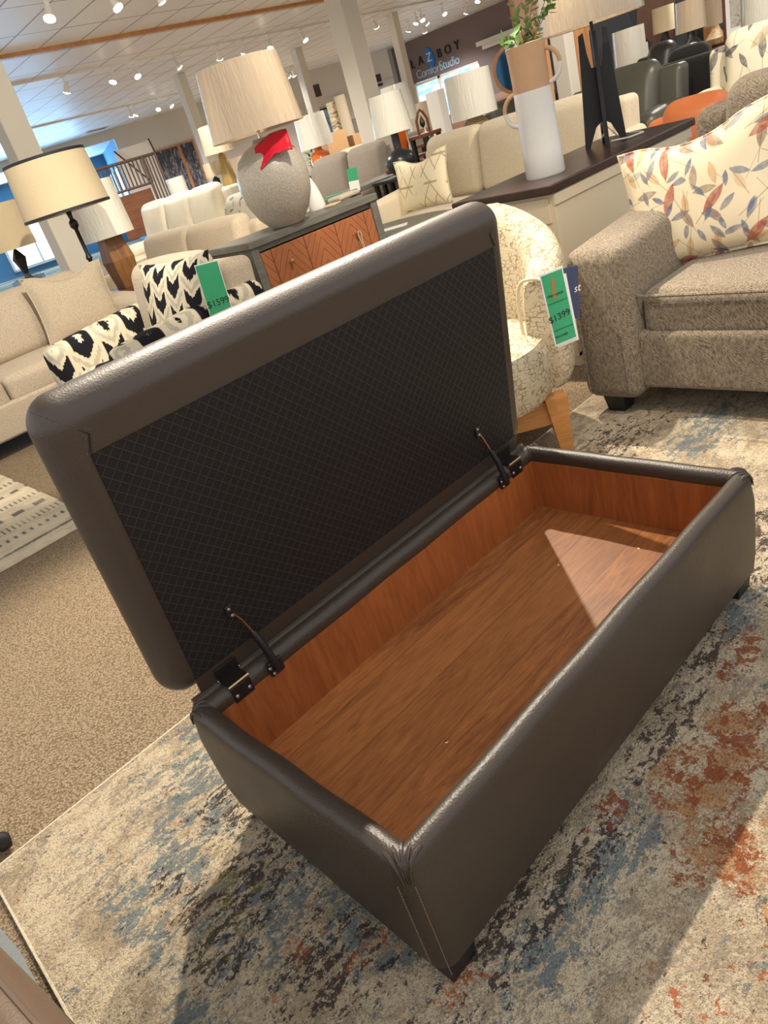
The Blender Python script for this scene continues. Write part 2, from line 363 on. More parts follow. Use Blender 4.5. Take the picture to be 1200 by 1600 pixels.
def _floral(name, ground, cols, scale=9.0, ax='xz', mx=.42):
    k = NT(name, .8, .25); v = k.co(); o = k.xyz(v)
    p = k.cmb(o[0], o[{'xz': 2, 'xy': 1}[ax]], 0)
    c = k.mix(k.noise(v, 8, 4), ground, tuple(x*.85 for x in ground))
    for i, (cl, rot, sc, off) in enumerate(cols):
        vt = k.n('ShaderNodeTexVoronoi', feature='F1', voronoi_dimensions='2D'); mp = k.map(p, (sc*scale, sc*scale, 1), (off, off*1.7, 0))
        k.l(mp, vt.inputs['Vector']); vt.inputs['Scale'].default_value = 1; vt.inputs['Randomness'].default_value = .9
        sb = k.n('ShaderNodeVectorMath', operation='SUBTRACT'); k.l(mp, sb.inputs[0]); k.l(vt.outputs['Position'], sb.inputs[1])
        rt = k.n('ShaderNodeVectorRotate', rotation_type='Z_AXIS'); k.l(sb.outputs[0], rt.inputs['Vector'])
        sx = k.xyz(vt.outputs['Color']); k.l(k.m_('ADD', k.m_('MULTIPLY', sx[0], 2.4), rot), rt.inputs['Angle'])
        q = k.xyz(rt.outputs[0])
        # leaf outline: |y| < b (1-(x/a)^2)
        e = k.m_('SUBTRACT', k.m_('MULTIPLY', k.m_('SUBTRACT', 1.0, k.m_('POWER', k.m_('DIVIDE', k.m_('ABSOLUTE', q[0]), mx), 2.0)), .14), k.m_('ABSOLUTE', q[1]))
        msk = k.m_('MULTIPLY', k.ss(e, .0, .02), k.ss(sx[1], .30, .34))
        tone = k.noise(v, 40, 3)
        c = k.mix(k.m_('MULTIPLY', msk, k.m_('ADD', .3, k.m_('MULTIPLY', tone, .9))), c, cl)
        st = k.m_('MULTIPLY', k.ss(k.m_('ABSOLUTE', q[1]), .022, .008), k.ss(sx[2], .5, .52)); c = k.mix(k.m_('MULTIPLY', st, .45), c, srgb(110, 92, 80))
    k.col(c); k.bump(k.noise(v, 300, 1), .3, .001); return k.m
M['floral'] = _floral('watercolour_floral_print', srgb(236, 220, 186),
    [(srgb(206, 160, 110), .4, .85, 1.0), (srgb(120, 126, 140), 1.7, .95, 3.3), (srgb(150, 126, 108), 2.6, .8, 7.1), (srgb(170, 78, 56), 1.0, .62, 5.2), (srgb(96, 108, 136), .2, 1.2, 9.4)], 13.0)
M['floral2'] = _floral('grey_leaf_print', srgb(228, 220, 196), [(srgb(96, 96, 100), .5, .6, 2.0), (srgb(178, 164, 132), 1.6, .5, 4.0), (srgb(70, 74, 84), 2.4, .8, 8.0)], 8)
M['zigprint'] = _floral('grey_brush_print', srgb(214, 208, 190), [(srgb(124, 124, 122), .5, 1, 2.0), (srgb(90, 92, 94), .9, .9, 4.0)], 12)
def _ikat(name='black_chevron_ikat', px=.085, pz=.11, ax=0, bx=2):
    k = NT(name, .85, .2); v = k.co(); o = k.xyz(v)
    n_ = k.noise(k.map(v, (90, 90, 14)), 1, 2); 
    X = k.m_('DIVIDE', o[ax], px); Z = k.m_('DIVIDE', k.m_('ADD', o[bx], k.m_('MULTIPLY', o[1 if ax == 0 else 0], .6)), pz)
    ci = k.m_('FLOOR', X); fx = k.m_('ABSOLUTE', k.m_('SUBTRACT', k.m_('FRACT', X), .5))
    ch = k.m_('ADD', Z, k.m_('MULTIPLY', fx, -1.0)); ch = k.m_('ADD', ch, k.m_('ADD', k.m_('MULTIPLY', n_, .3), k.m_('MULTIPLY', ci, .5)))
    f_ = k.m_('FRACT', ch); b1 = k.m_('MULTIPLY', k.ss(f_, .5, .54), k.ss(fx, .40, .36))
    b2 = k.m_('MULTIPLY', k.ss(f_, .12, .16), k.ss(f_, .34, .30))
    c = k.mix(k.m_('MULTIPLY', b2, .5), srgb(222, 212, 186), srgb(150, 146, 140))
    k.col(k.mix(b1, c, srgb(28, 27, 34))); k.bump(k.noise(v, 260, 2), .4, .002); return k.m
M['ikat'] = _ikat(px=.13, pz=.16)
M['ikat_z'] = _ikat('black_chevron_ikat_wide', .17, .19, 1, 2)
def _tri():
    k = NT('tone_on_tone_triangles', .85, .2); v = k.co(); o = k.xyz(v)
    def ln(e, p): return k.ss(k.m_('ABSOLUTE', k.m_('SUBTRACT', k.m_('FRACT', k.m_('DIVIDE', e, p)), .5)), .44, .48)
    a = ln(k.m_('ADD', o[2], k.m_('MULTIPLY', o[0], 1.7)), .19); b = ln(k.m_('SUBTRACT', o[2], k.m_('MULTIPLY', o[0], 1.7)), .19); c_ = ln(o[2], .19)
    g = k.m_('MULTIPLY', k.m_('MAXIMUM', a, k.m_('MAXIMUM', b, c_)), k.ss(k.noise(v, 7, 1), .42, .5))
    k.col(k.mix(g, srgb(234, 222, 190), srgb(176, 158, 124))); k.bump(k.noise(v, 260, 2), .4, .002); return k.m
M['tri'] = _tri()
def _drawer():
    k = NT('leaf_carved_walnut', .5, .4); v = k.co(); o = k.xyz(v)
    u = k.m_('SUBTRACT', k.m_('FRACT', k.m_('DIVIDE', o[0], .25)), .5); au = k.m_('ABSOLUTE', u)
    spine = k.ss(au, .02, .008)
    vein = k.m_('FRACT', k.m_('MULTIPLY', k.m_('SUBTRACT', k.m_('ADD', o[2], k.m_('MULTIPLY', k.noise(v, 9, 1), .03)), k.m_('MULTIPLY', au, .34)), 15))
    vn = k.ss(k.m_('ABSOLUTE', k.m_('SUBTRACT', vein, .5)), .44, .49)
    g = k.m_('MAXIMUM', spine, vn)
    gr = k.noise(k.map(v, (1, 1, .2)), 16, 5, .6)
    k.col(k.mix(k.m_('MULTIPLY', g, .8), k.mix(gr, srgb(150, 88, 52), srgb(186, 116, 72)), srgb(80, 46, 30))); k.bump(k.m_('MULTIPLY', g, -1), .6, .003); return k.m
M['drawer'] = _drawer()
def _art(name, dark, light, sc=8, st=(1, 1, .3)):
    k = NT(name, .5); v = k.co(); k.col(k.mix(k.ss(k.noise(k.map(v, st), sc, 6, .8, dist=2), .48, .6), dark, light)); return k.m
M['art_dark'] = _art('dark_reed_painting', srgb(44, 48, 66), srgb(150, 148, 156), 7)
M['art_blue'] = _art('blue_sky_painting', srgb(150, 180, 214), srgb(60, 90, 110), 4)
M['art_beige'] = _art('misty_shore_painting', srgb(196, 190, 176), srgb(140, 132, 118), 5, (1, 1, 2))
M['rolled'] = _art('patterned_rolled_rug', srgb(190, 168, 130), srgb(96, 88, 82), 14, (1, 1, 1))
M['cushion_wovn'] = _art('woven_basket', srgb(196, 170, 130), srgb(130, 100, 70), 30, (1, 1, 1))

# ------------------------------------------------------------------ mesh helpers
class MB:
    def __init__(s): s.b = bmesh.new()
    def build(s, name, mat, parent=None, smooth=True, label=None, loc=None, rot=None):
        me = bpy.data.meshes.new(name); bmesh.ops.recalc_face_normals(s.b, faces=s.b.faces); s.b.to_mesh(me); s.b.free()
        for p in me.polygons: p.use_smooth = smooth
        if smooth:
            try: me.set_sharp_from_angle(angle=R(42))
            except Exception: pass
        o = bpy.data.objects.new(name, me); C.objects.link(o)
        me.materials.append(M[mat] if isinstance(mat, str) else mat)
        if parent is not None: o.parent = parent
        if label: o['label'] = label
        if loc is not None: o.location = loc
        if rot is not None: o.rotation_euler = rot
        return o
    def _xf(s, vs_, mt):
        if mt is not None:
            for v in vs_: v.co = mt @ v.co
    def box(s, c, d, mt=None, bev=0):
        r = bmesh.ops.create_cube(s.b, size=1); vv = r['verts']
        for v in vv: v.co = Vector((v.co.x*d[0]+c[0], v.co.y*d[1]+c[1], v.co.z*d[2]+c[2]))
        if bev:
            es = list({e for v in vv for e in v.link_edges})
            rb = bmesh.ops.bevel(s.b, geom=es, offset=bev, segments=2, affect='EDGES', profile=.5)
            vv = list({v for f in rb['faces'] for v in f.verts} | {v for v in vv if v.is_valid})
        s._xf(vv, mt); return s
    def rbox(s, c, d, r, puff=(0, 0, 0), mt=None, m=6, seg=3, fn=None):
        h = [x/2 for x in d]; r = min([r]+[x*.98 for x in h]); ax = []
        for k in range(3):
            i = h[k]-r; o = [r*math.tan(R(45)*(j/seg)) for j in range(1, seg+1)]
            mid = [(-i+2*i*j/m) for j in range(m+1)]
            ax.append([-i-x for x in reversed(o)]+mid+[i+x for x in o])
        key = {}
        def V(x, y, z):
            k_ = (round(x, 6), round(y, 6), round(z, 6))
            if k_ in key: return key[k_]
            p = (x, y, z); inn = [max(-(h[a]-r), min(h[a]-r, p[a])) for a in range(3)]
            dd = Vector([p[a]-inn[a] for a in range(3)])
            if dd.length > 1e-9: q = Vector(inn)+dd.normalized()*r
            else: q = Vector(p)
            t = [max(-1, min(1, q[a]/h[a])) for a in range(3)]; bz = list(q)
            for a in range(3):
                if puff[a]:
                    b_, c_ = [e for e in range(3) if e != a]
                    sgn = t[a]
                    bz[a] += puff[a]*sgn*(1-t[b_]**2)*(1-t[c_]**2)
            co_ = Vector(bz)+Vector(c)
            if fn: co_ = fn(co_)
            if mt is not None: co_ = mt @ co_
            key[k_] = s.b.verts.new(co_); return key[k_]
        for a in range(3):
            b_, c_ = [e for e in range(3) if e != a]
            for sg in (0, -1):
                A = ax[a][sg]
                for i in range(len(ax[b_])-1):
                    for j in range(len(ax[c_])-1):
                        q = []
                        for (p_, w_) in ((i, j), (i+1, j), (i+1, j+1), (i, j+1)):
                            t = [0, 0, 0]; t[a] = A; t[b_] = ax[b_][p_]; t[c_] = ax[c_][w_]; q.append(V(*t))
                        try: s.b.faces.new(q)
                        except ValueError: pass
        return s
    def tube(s, pts, r, n=8, cap=True, closed=False):
        pts = [Vector(p) for p in pts]; rings = []; N = len(pts); up = None
        for i, p in enumerate(pts):
            if closed: t = (pts[(i+1) % N]-pts[i-1]).normalized()
            else: t = (pts[min(i+1, N-1)]-pts[max(i-1, 0)]).normalized()
            if up is None: up = Vector((0, 0, 1)) if abs(t.z) < .9 else Vector((1, 0, 0))
            a = t.cross(up).normalized(); b = a.cross(t).normalized(); up = b
            rr = r[i] if isinstance(r, (list, tuple)) else r
            rings.append([s.b.verts.new(p+a*rr*math.cos(2*PI*k/n)+b*rr*math.sin(2*PI*k/n)) for k in range(n)])
        for i in range(N if closed else N-1):
            A, B = rings[i], rings[(i+1) % N]
            for k in range(n): s.b.faces.new((A[k], A[(k+1) % n], B[(k+1) % n], B[k]))
        if cap and not closed: s.b.faces.new(rings[0]); s.b.faces.new(list(reversed(rings[-1])))
        return s
    def lathe(s, prof, n=32, c=(0, 0, 0), cap=True, mt=None, sx=1, sy=1):
        rings = []
        for (r, z) in prof:
            rings.append([s.b.verts.new(Vector((c[0]+sx*r*math.cos(2*PI*k/n), c[1]+sy*r*math.sin(2*PI*k/n), c[2]+z))) for k in range(n)])
        for A, B in zip(rings, rings[1:]):
            for k in range(n): s.b.faces.new((A[k], A[(k+1) % n], B[(k+1) % n], B[k]))
        if cap: s.b.faces.new(rings[0]); s.b.faces.new(list(reversed(rings[-1])))
        if mt is not None: s._xf([v for r_ in rings for v in r_], mt)
        return s
    def prism(s, poly, th, mt=None):     # polygon in x-z, thickness along y
        a = [s.b.verts.new((x, -th/2, z)) for x, z in poly]; b = [s.b.verts.new((x, th/2, z)) for x, z in poly]
        s.b.faces.new(a); s.b.faces.new(list(reversed(b))); n = len(poly)
        for i in range(n): s.b.faces.new((a[i], b[i], b[(i+1) % n], a[(i+1) % n]))
        s._xf(a+b, mt); return s
    def pillow(s, wd, ht, th, mt=None, n=14, corner=.10, chop=0.0):
        top, bot = [], []
        for i in range(n+1):
            rt, rb = [], []
            for j in range(n+1):
                u, v = 2*i/n-1, 2*j/n-1
                k_ = 1-corner*(1-v*v)*abs(u)**2; k2 = 1-corner*(1-u*u)*abs(v)**2
                x = u*wd/2*k_; z = v*ht/2*k2; t = th/2*((1-abs(u)**2.6)*(1-abs(v)**2.6))**.55
                if chop and v > 0: z -= chop*(1-min(1, abs(u)*1.6)**2 if abs(u) < .625 else 0)*v
                p = s.b.verts.new((x, -t, z)); rt.append(p)
                rb.append(p if i in (0, n) or j in (0, n) else s.b.verts.new((x, t, z)))
            top.append(rt); bot.append(rb)
        for g in (top, bot):
            for i in range(n):
                for j in range(n): s.b.faces.new((g[i][j], g[i+1][j], g[i+1][j+1], g[i][j+1]))
        s._xf([v for r_ in top for v in r_]+[v for r_ in bot[1:-1] for v in r_[1:-1]], mt); return s
def T(loc=(0, 0, 0), rx=0, ry=0, rz=0):
    return Matrix.Translation(loc) @ Matrix.Rotation(rz, 4, 'Z') @ Matrix.Rotation(ry, 4, 'Y') @ Matrix.Rotation(rx, 4, 'X')
def tag(o, label, cat, group=None, kind=None):
    o['label'] = label; o['category'] = cat
    if group: o['group'] = group
    if kind: o['kind'] = kind
    return o
def thing(name, label, cat, loc, rz=0, group=None):
    o = bpy.data.objects.new(name, None); C.objects.link(o); o.empty_display_size = .1
    o.location = loc; o.rotation_euler = (0, 0, rz); return tag(o, label, cat, group)
def struct(name, mb, mat, smooth=False, loc=None):
    o = mb.build(name, mat, None, smooth, loc=loc); o['kind'] = 'structure'; return o
def copy_tree(o, parent=None):
    c = o.copy(); C.objects.link(c)
    if parent is not None: c.parent = parent
    for ch in [x for x in bpy.data.objects if x.parent == o]: copy_tree(ch, c)
    return c
_fc = {}
def text_mesh(txt, size, name, mat, parent, loc, rot, depth=.001, spacing=1, shear=0):
    cu = bpy.data.curves.new(name, 'FONT'); cu.body = txt; cu.size = size; cu.extrude = depth; cu.space_character = spacing; cu.shear = shear
    cu.align_x = 'CENTER'; cu.align_y = 'CENTER'
    to = bpy.data.objects.new(name+'_c', cu); C.objects.link(to)
    dg = bpy.context.evaluated_depsgraph_get(); me = bpy.data.meshes.new_from_object(to.evaluated_get(dg))
    bpy.data.objects.remove(to); o = bpy.data.objects.new(name, me); C.objects.link(o)
    me.materials.clear(); me.materials.append(M[mat]); o.location = loc; o.rotation_euler = rot
    if parent is not None: o.parent = parent
    return o
exec_order = []
# ------------------------------------------------------------------ the room
struct('floor', MB().box((10, 10, -.05), (32, 40, .1)), 'carpet')
struct('ceiling', MB().box((11.2, 13, CEIL+.05), (26, 24, .1)), 'ceiling')
# far wall runs at a slant; local x along it, y away from the camera
WA = Vector((9.47, 23.46, 0)); WANG = math.atan2(20.14-23.46, 18.09-9.47); WT = T(WA, rz=WANG); WTI = WT.inverted()
def onw(px, py, y=0.0):
    d = WTI.to_3x3() @ Vector(ray(px, py)); c = WTI @ Vector(CAM); t = (y-c.y)/d.y; return c+d*t
ox = onw(178, 217); OX, OZ = ox.x, ox.z
XE = 11.7
struct('wall_far', MB().box(((OX+XE)/2, .1, CEIL/2), (XE-OX, .2, CEIL), WT), 'wall')
struct('wall_far_header', MB().box(((OX-9)/2, .1, (OZ+CEIL)/2), (9+OX, .2, CEIL-OZ), WT), 'wall')
z_ = onw(233, 300).z
struct('trim_1', MB().box(((OX+XE)/2, -.015, onw(245, 236).z), (XE-OX, .03, .04), WT), 'wall')
# blue side room beyond the opening
struct('wall_recess_side', MB().box((OX+.1, 3.2, 1.6), (.2, 6.0, 3.2), WT), 'bluewall')
struct('wall_recess_back', MB().box((-4+OX/2, 6.3, 1.6), (10+OX, .2, 3.2), WT), 'bluewall')
struct('ceiling_recess', MB().box((-4.5+OX/2, 3.2, OZ+.12), (9+OX, 6.2, .1), WT), 'white')
def window_on(n, cx, cy, cz, wd, ht, along='x', mt=WT, mull=2, mat='daylight'):
    fr = MB(); a = .09; dx = (1, 0) if along == 'x' else (0, 1)
    def bx(u, z, w_, h_, t=.08): fr.box((cx+dx[0]*u, cy+dx[1]*u, cz+z), (w_ if dx[0] else t, w_ if dx[1] else t, h_), mt)
    for sgn in (-1, 1): bx(sgn*wd/2, 0, a, ht+a); bx(0, sgn*ht/2, wd+a, a)
    for k in range(1, mull): bx(-wd/2+wd*k/mull, 0, a*.7, ht)
    o = fr.build('window_%d' % n, 'white', None, False); o['kind'] = 'structure'
    p = MB().box((cx, cy, cz), (wd if dx[0] else .02, wd if dx[1] else .02, ht), mt).build('pane', mat, o, False)
    return o
window_on(1, OX-.06, 2.2, 1.55, 1.5, 1.5, 'y', mull=2, mat='daywhite')
window_on(2, OX-.06, 4.6, 1.55, 1.3, 1.5, 'y', mull=2)
window_on(3, OX-3.6, 6.15, 1.2, 2.2, 1.9, 'x', mull=2, mat='daywhite')
window_on(4, OX-7.5, 6.15, 1.2, 2.6, 2.0, 'x', mull=3, mat='daywhite')
alight(WT @ Vector((OX-3.5, 5.6, 1.7)), WT @ Vector((OX-3, -6, 3.2)), 6, 2, 420, (.30, .62, 1))
alight(WT @ Vector((OX-5.0, 1.0, 1.0)), WT @ Vector((OX-2, -8, 3.6)), 5, 1.6, 150, (.25, .58, 1))
# sign wall, axis aligned, at the right-hand far end
SX = 21.3
wl, wr_ = onx(650, 170, SX), onx(747, 90, SX)
WYL, WYR, WZT = onx(648, 133, SX).y, onx(746.5, 90, SX).y, onx(700, 112, SX).z
yl = onx(634, 65, SX).y+.75
struct('wall_sign', MB().box((SX+.1, (WYR-2)/2, CEIL/2), (.2, WYR+2, CEIL), None).box((SX+.1, (yl+WYR)/2, (WZT+CEIL)/2), (.2, yl-WYR, CEIL-WZT)), 'signwall')
struct('wall_sign_return', MB().box((SX+.2, yl+.9, CEIL/2), (.25, 1.8, CEIL)), 'wall')
o = MB()
for yy in (WYL+.05, (WYL*.62+WYR*.38), WYR): o.box((SX+.1, yy, WZT/2), (.12, .10, WZT))
for zz in (WZT-.05, WZT-.62, .5): o.box((SX+.1, (WYL+WYR)/2, zz), (.12, WYL-WYR, .07))
o = o.build('window_5', 'white', None, False); o['kind'] = 'structure'
k = NT('snowy_parking_view'); kv = k.co(); kc = k.mix(k.ss(k.noise(k.map(kv, (1, 1, 3)), 2.4, 5), .4, .6), (.35, .68, 1.0), (.8, .93, 1.0))
k.l(kc, k.b.inputs['Emission Color']); k.b.inputs['Emission Strength'].default_value = 1.15; k.col((0, 0, 0))
pn = MB().box((SX+.12, (WYL+WYR)/2, WZT/2), (.02, WYL-WYR, WZT)).build('pane', k.m, o, False)
struct('baseboard_sign', MB().box((SX-.02, WYR/2-1, onx(855, 150, SX).z), (.06, WYR+1.6, .16)), 'trim')
c1, c2 = onx(752, 68, SX), onx(830, 38, SX)
struct('trim_2', MB().box((SX-.12, (c1.y+c2.y)/2-1.2, c1.z), (.3, abs(c1.y-c2.y)+2.4, .12)).box((SX-.06, (c1.y+c2.y)/2-1.2, c1.z-.12), (.14, abs(c1.y-c2.y)+2.2, .12)), 'trim')
# columns
def column(n, x, y, s_): 
    mb = MB().box((x, y, CEIL/2), (s_, s_, CEIL), None, .012); mb.box((x, y, .08), (s_+.03, s_+.03, .16))
    o = mb.build('trim_%d' % n, 'column', None, False); o['kind'] = 'structure'; return o
def azp(px, py, D): p = PD(px, py, D); return p.x, p.y
x, y = azp(38, 240, 9.0); column(3, x, y, .27)
x, y = azp(560, 110, 12.0); column(4, x, y, .31)
x, y = azp(291, 150, 18.8); column(5, x, y, .21)
x, y = azp(466, 90, 21.0); column(6, x, y, .22)
x, y = azp(621, 60, 20.5); column(7, x, y, .20)
x, y = azp(882, 90, 8.2); column(8, x, y, .16)
struct('ceiling_beam', MB().box((9.5, 10.65, CEIL-.02), (17, .09, .05)), M['pine'])
for i, (yy, x0, x1) in enumerate(((8.05, 2, 9), (12.7, 3.5, 16), (18.2, 5, 16))):
    struct('trim_%d' % (9+i), MB().box(((x0+x1)/2, yy, CEIL-.015), (x1-x0, .035, .03)), 'white')
struct('trim_12', MB().box((14.2, 10.9, CEIL-.015), (6.5, .035, .03)), 'white')
# smoke of the sign: letters and the blue disc
sg = thing('wall_sign', 'dark letters with a blue oval Z above pale script lettering on the mauve wall', 'sign', (SX-.02, 0, 0), 0)
SROT = (PI/2, 0, -PI/2)
def sgp(px, py): p = onx(px, py, SX); return (0, p.y, p.z)
for chx, px, py in (('L', 645.5, 101.5), ('A', 658, 95), ('B', 687, 83.5), ('O', 700.3, 77.5), ('Y', 714.5, 71)):
    text_mesh(chx, .36, 'letter', 'black', sg, sgp(px, py), SROT, .02)
dz = MB().lathe([(0.001, -.03), (.17, -.03), (.17, .03), (.001, .03)], 28, mt=T((0, 0, 0), ry=PI/2), cap=False)
M['sign_blue'] = plain('sign_blue', srgb(28, 128, 220), .4)
M['sign_pale'] = plain('sign_pale_blue', srgb(176, 204, 232), .4)
d_ = dz.build('disc', 'sign_blue', sg, loc=sgp(672.5, 89.5)); d_.scale = (1, 1, 1.75); d_.rotation_euler = (R(-14), 0, 0)
zp = sgp(672.5, 89.5); text_mesh('Z', .36, 'letter', 'white', sg, (zp[0]-.05, zp[1], zp[2]), SROT, .01)
text_mesh('Comfort', .36, 'script_word', 'sign_pale', sg, sgp(671, 111), SROT, .012, .92)
text_mesh('Studio', .38, 'script_word', 'sign_pale', sg, sgp(703, 98), SROT, .02, .92)

# ------------------------------------------------------------------ rugs
def slab(name, x0, x1, y0, y1, z, mat, label, edge, loc):
    o = MB().box(((x1-x0)/2, (y1-y0)/2, z/2), (x1-x0, y1-y0, z), None, .004).build(name, mat, None, False)
    tag(o, label, 'rug'); o.location = (x0, y0, 0); return o
rg = MB().box((1.2, -.2, .006), (3.25, 2.38, .012), None, .003).build('area_rug', 'rug', None, False)
tag(rg, 'large abstract area rug in cream, blue, charcoal and rust under the open ottoman', 'rug')
MB().tube([(-.425, -1.38, .008), (-.425, .99, .008), (2.82, .99, .008)], .006, 6).build('binding', 'cream', rg)
RZ = .012
r2 = slab('area_rug', -2.2, .56, 2.63, 4.35, .010, 'rug2', 'cream flat rug with rows of small dark dashes in front of the sofa at left', .01, 0)

# ------------------------------------------------------------------ the open ottoman
L_, W_, H_, T_ = 1.1186, .594, .3177, .0394
ZB, ZF = .064, .1445
ot = thing('storage_ottoman', 'open dark brown leather storage ottoman with stained wood interior on the abstract rug', 'ottoman', (0, 0, 0))
def rrect(o, n=5):
    """outline inset by o, with rounded corners; returns xy points"""
    cr = max(.03, o+.004); rad = cr-o; pts = []
    for (cx, cy, a0) in ((L_-cr, cr, -90), (L_-cr, W_-cr, 0), (cr, W_-cr, 90), (cr, cr, 180)):
        for k in range(n+1):
            a = R(a0+90*k/n); pts.append((cx+rad*math.cos(a), cy+rad*math.sin(a)))
        # run along the next side
        last = pts[-1]
        nx = {-90: (L_-o, W_-cr), 0: (cr, W_-o), 90: (o, cr), 180: (L_-cr, o)}[a0]
        for k in range(1, 24): pts.append((last[0]+(nx[0]-last[0])*k/24, last[1]+(nx[1]-last[1])*k/24))
    return pts
mb = MB(); prof = [(.03, ZB+.002), (.008, ZB), (.001, ZB+.006), (-.004, ZB+.05), (-.008, .17), (-.006, .25), (-.001, .285)]
for k in range(1, 9):
    a = R(180-180*k/9+0); prof.append((.0195+.0205*math.cos(a), H_-.021+.021*math.sin(a)))
prof += [(T_+.0005, H_-.028), (T_-.001, H_-.034), (T_-.006, H_-.036)]
rings = []
for (o_, z) in prof:
    ring = []
    for i, (x, y) in enumerate(rrect(o_)):
        # slackness of padded leather
        s1 = .0016*math.sin(x*23+z*30)+.0012*math.sin(y*31+1+z*21)
        f_ = 1 if z > ZB+.02 else 0
        cx, cy = x-L_/2, y-W_/2; ln = math.hypot(cx, cy)
        ring.append(mb.b.verts.new((x+cx/ln*s1*f_, y+cy/ln*s1*f_, z)))
    rings.append(ring)
for A, B in zip(rings, rings[1:]):
    n = len(A)
    for k in range(n): mb.b.faces.new((A[k], A[(k+1) % n], B[(k+1) % n], B[k]))
body = mb.build('leather_body', 'leather', ot)
MB().tube([(.022, W_-.002, H_-.004), (L_-.022, W_-.002, H_-.004)], .011, 8).build('hinge_strip', 'leather', ot)
# puckers where the leather is folded over each corner
for (cx, cy, dx, dy) in ((.006, .006, 1, 1), (L_-.006, .006, -1, 1), (L_-.006, W_-.006, -1, -1), (.006, W_-.006, 1, -1)):
    pk = MB()
    for j, a in enumerate((-34, -17, 0, 15, 33)):
        ca, sa = math.cos(R(a)), math.sin(R(a)); ux, uy = (dx*ca-dy*sa)/1.414, (dx*sa+dy*ca)/1.414
        p = []
        for t, hz in ((-.002, -.036), (.002, -.016), (.010, -.003), (.020, .0005), (.030, -.002), (.040, -.012)):
            tt = t*1.15+.003; p.append((cx+ux*tt+(-uy)*.0020*(j-2)*1.4, cy+uy*tt+ux*.0020*(j-2)*1.4, H_+hz-.0006-.0005*abs(j-2)))
        pk.tube(p, [.0012, .0028, .0034, .0034, .0030, .0014], 6)
    pk.build('corner_pleat', 'leather', ot)
for off in (.007, .0135):
    st = MB()
    for k in range(34):
        z = ZB+.012+k*.0062
        for side in ((off, -.0055),) if off < .01 else ((-.0055, off),):
            x, y = side; st.box((x-.0016 if off > .01 else x, y if off > .01 else y-.0016, z+.002), (.0012, .0012, .0036))
    st.build('stitching', 'stitch', ot)
# wooden interior
I0, IY0 = T_-.004, T_-.004
th = .010
# panels
for nm, c, d in (('front_panel', (L_/2, T_-.002, (ZF+H_-.034)/2), (L_-2*T_+.006, .006, H_-.034-ZF)), ('back_panel', (L_/2, W_-T_+.002, (ZF+H_-.034)/2), (L_-2*T_+.006, .006, H_-.034-ZF)),
                 ('end_panel', (T_-.002, W_/2, (ZF+H_-.034)/2), (.006, W_-2*T_, H_-.034-ZF)), ('end_panel', (L_-T_+.002, W_/2, (ZF+H_-.034)/2), (.006, W_-2*T_, H_-.034-ZF))):
    MB().box(c, d).build(nm, 'boxwood', ot, False)
MB().box((L_/2, W_/2, ZF-.004), (L_-2*T_+.01, W_-2*T_+.01, .008)).build('bottom_board', 'boxfloor', ot, False)
for x, y in ((.30, .235), (.86, .355), (.985, .215), (.55, .09)):
    MB().lathe([(.0001, .0012), (.003, .0012), (.0042, 0)], 10, (x, y, ZF), cap=False).build('screw', 'brass', ot)
MB().box((L_/2, W_/2, ZB+.004), (L_-.07, W_-.07, .006)).build('dust_cover', 'black_cloth', ot, False)
for fx in (.045, L_-.045):
    for fy in (.045, W_-.045):
        mb = MB(); a, b = .032, .028; z0, z1 = RZ, ZB+.002
        r = bmesh.ops.create_cube(mb.b, size=1)
        for v in r['verts']:
            k_ = b if v.co.z < 0 else a; v.co = Vector((fx+v.co.x*2*k_, fy+v.co.y*2*k_, z0 if v.co.z < 0 else z1))
        mb.build('foot', 'black', ot, False)
# lid, hinged along the back rim
LA = -.12269
ld = bpy.data.objects.new('lid', None); C.objects.link(ld); ld.parent = ot; ld.location = (0, W_, H_); ld.rotation_euler = (R(0)-LA, 0, 0)
# local: x along the ottoman, y away from the box, z up along the lid
LT, LH = .105, .625
def lidfn(p):
    # crown the outer face
    return p
mb = MB().rbox((L_/2, LT/2+.001, LH/2+.004), (L_+.014, LT, LH), .052, (.0, .028, .004), m=16, seg=6, fn=lambda p: Vector((p.x, max(p.y, .0), p.z)))
mb.build('lid_cover', 'lid_leather', ld)
mb = MB(); lx0, lx1, lz0, lz1 = .0456, 1.0661, .0426, .5333
mb.box(((lx0+lx1)/2, -.0012, (lz0+lz1)/2), (lx1-lx0, .004, lz1-lz0)); mb.build('lining', 'liner', ld, False)
# leather border folded round the board edge
mb = MB()
mb.box((L_/2, -.0005, .026), (L_-.085, .006, .034)); mb.build('leather_fold', 'leather', ld, False)
for sx, xc in ((1, -.007), (-1, L_+.007)):   # seam over the upper corners of the lid
    r_ = .0525; c_ = Vector((xc+sx*r_, r_+.001, LH+.004-r_)); pts = [Vector((xc+sx*.054, -.0012, .536)), Vector((xc+sx*(r_+.012), -.0006, LH+.004-r_-.012))]
    for k in range(0, 10):
        th = R(10*k); pts.append(c_+Vector((-sx*.7071*math.sin(th), -math.cos(th), .7071*math.sin(th)))*(r_-.0004))
    MB().tube(pts, .0016, 6).build('corner_seam', 'black', ld)
    for o_ in (-.006, .006):
        sm = MB()
        for k in range(30):
            t = k/30*(len(pts)-1.001); i = int(t); a = pts[i].lerp(pts[i+1], t-i); dr = (pts[i+1]-pts[i]).normalized()
            nr = (a-c_).normalized() if i > 1 else Vector((0, -1, 0)); sd = dr.cross(nr).normalized()
            a = a+sd*o_; sm.tube([a-dr*.0014, a+dr*.0014], .0006, 5)
        sm.build('stitching', 'stitch', ld)
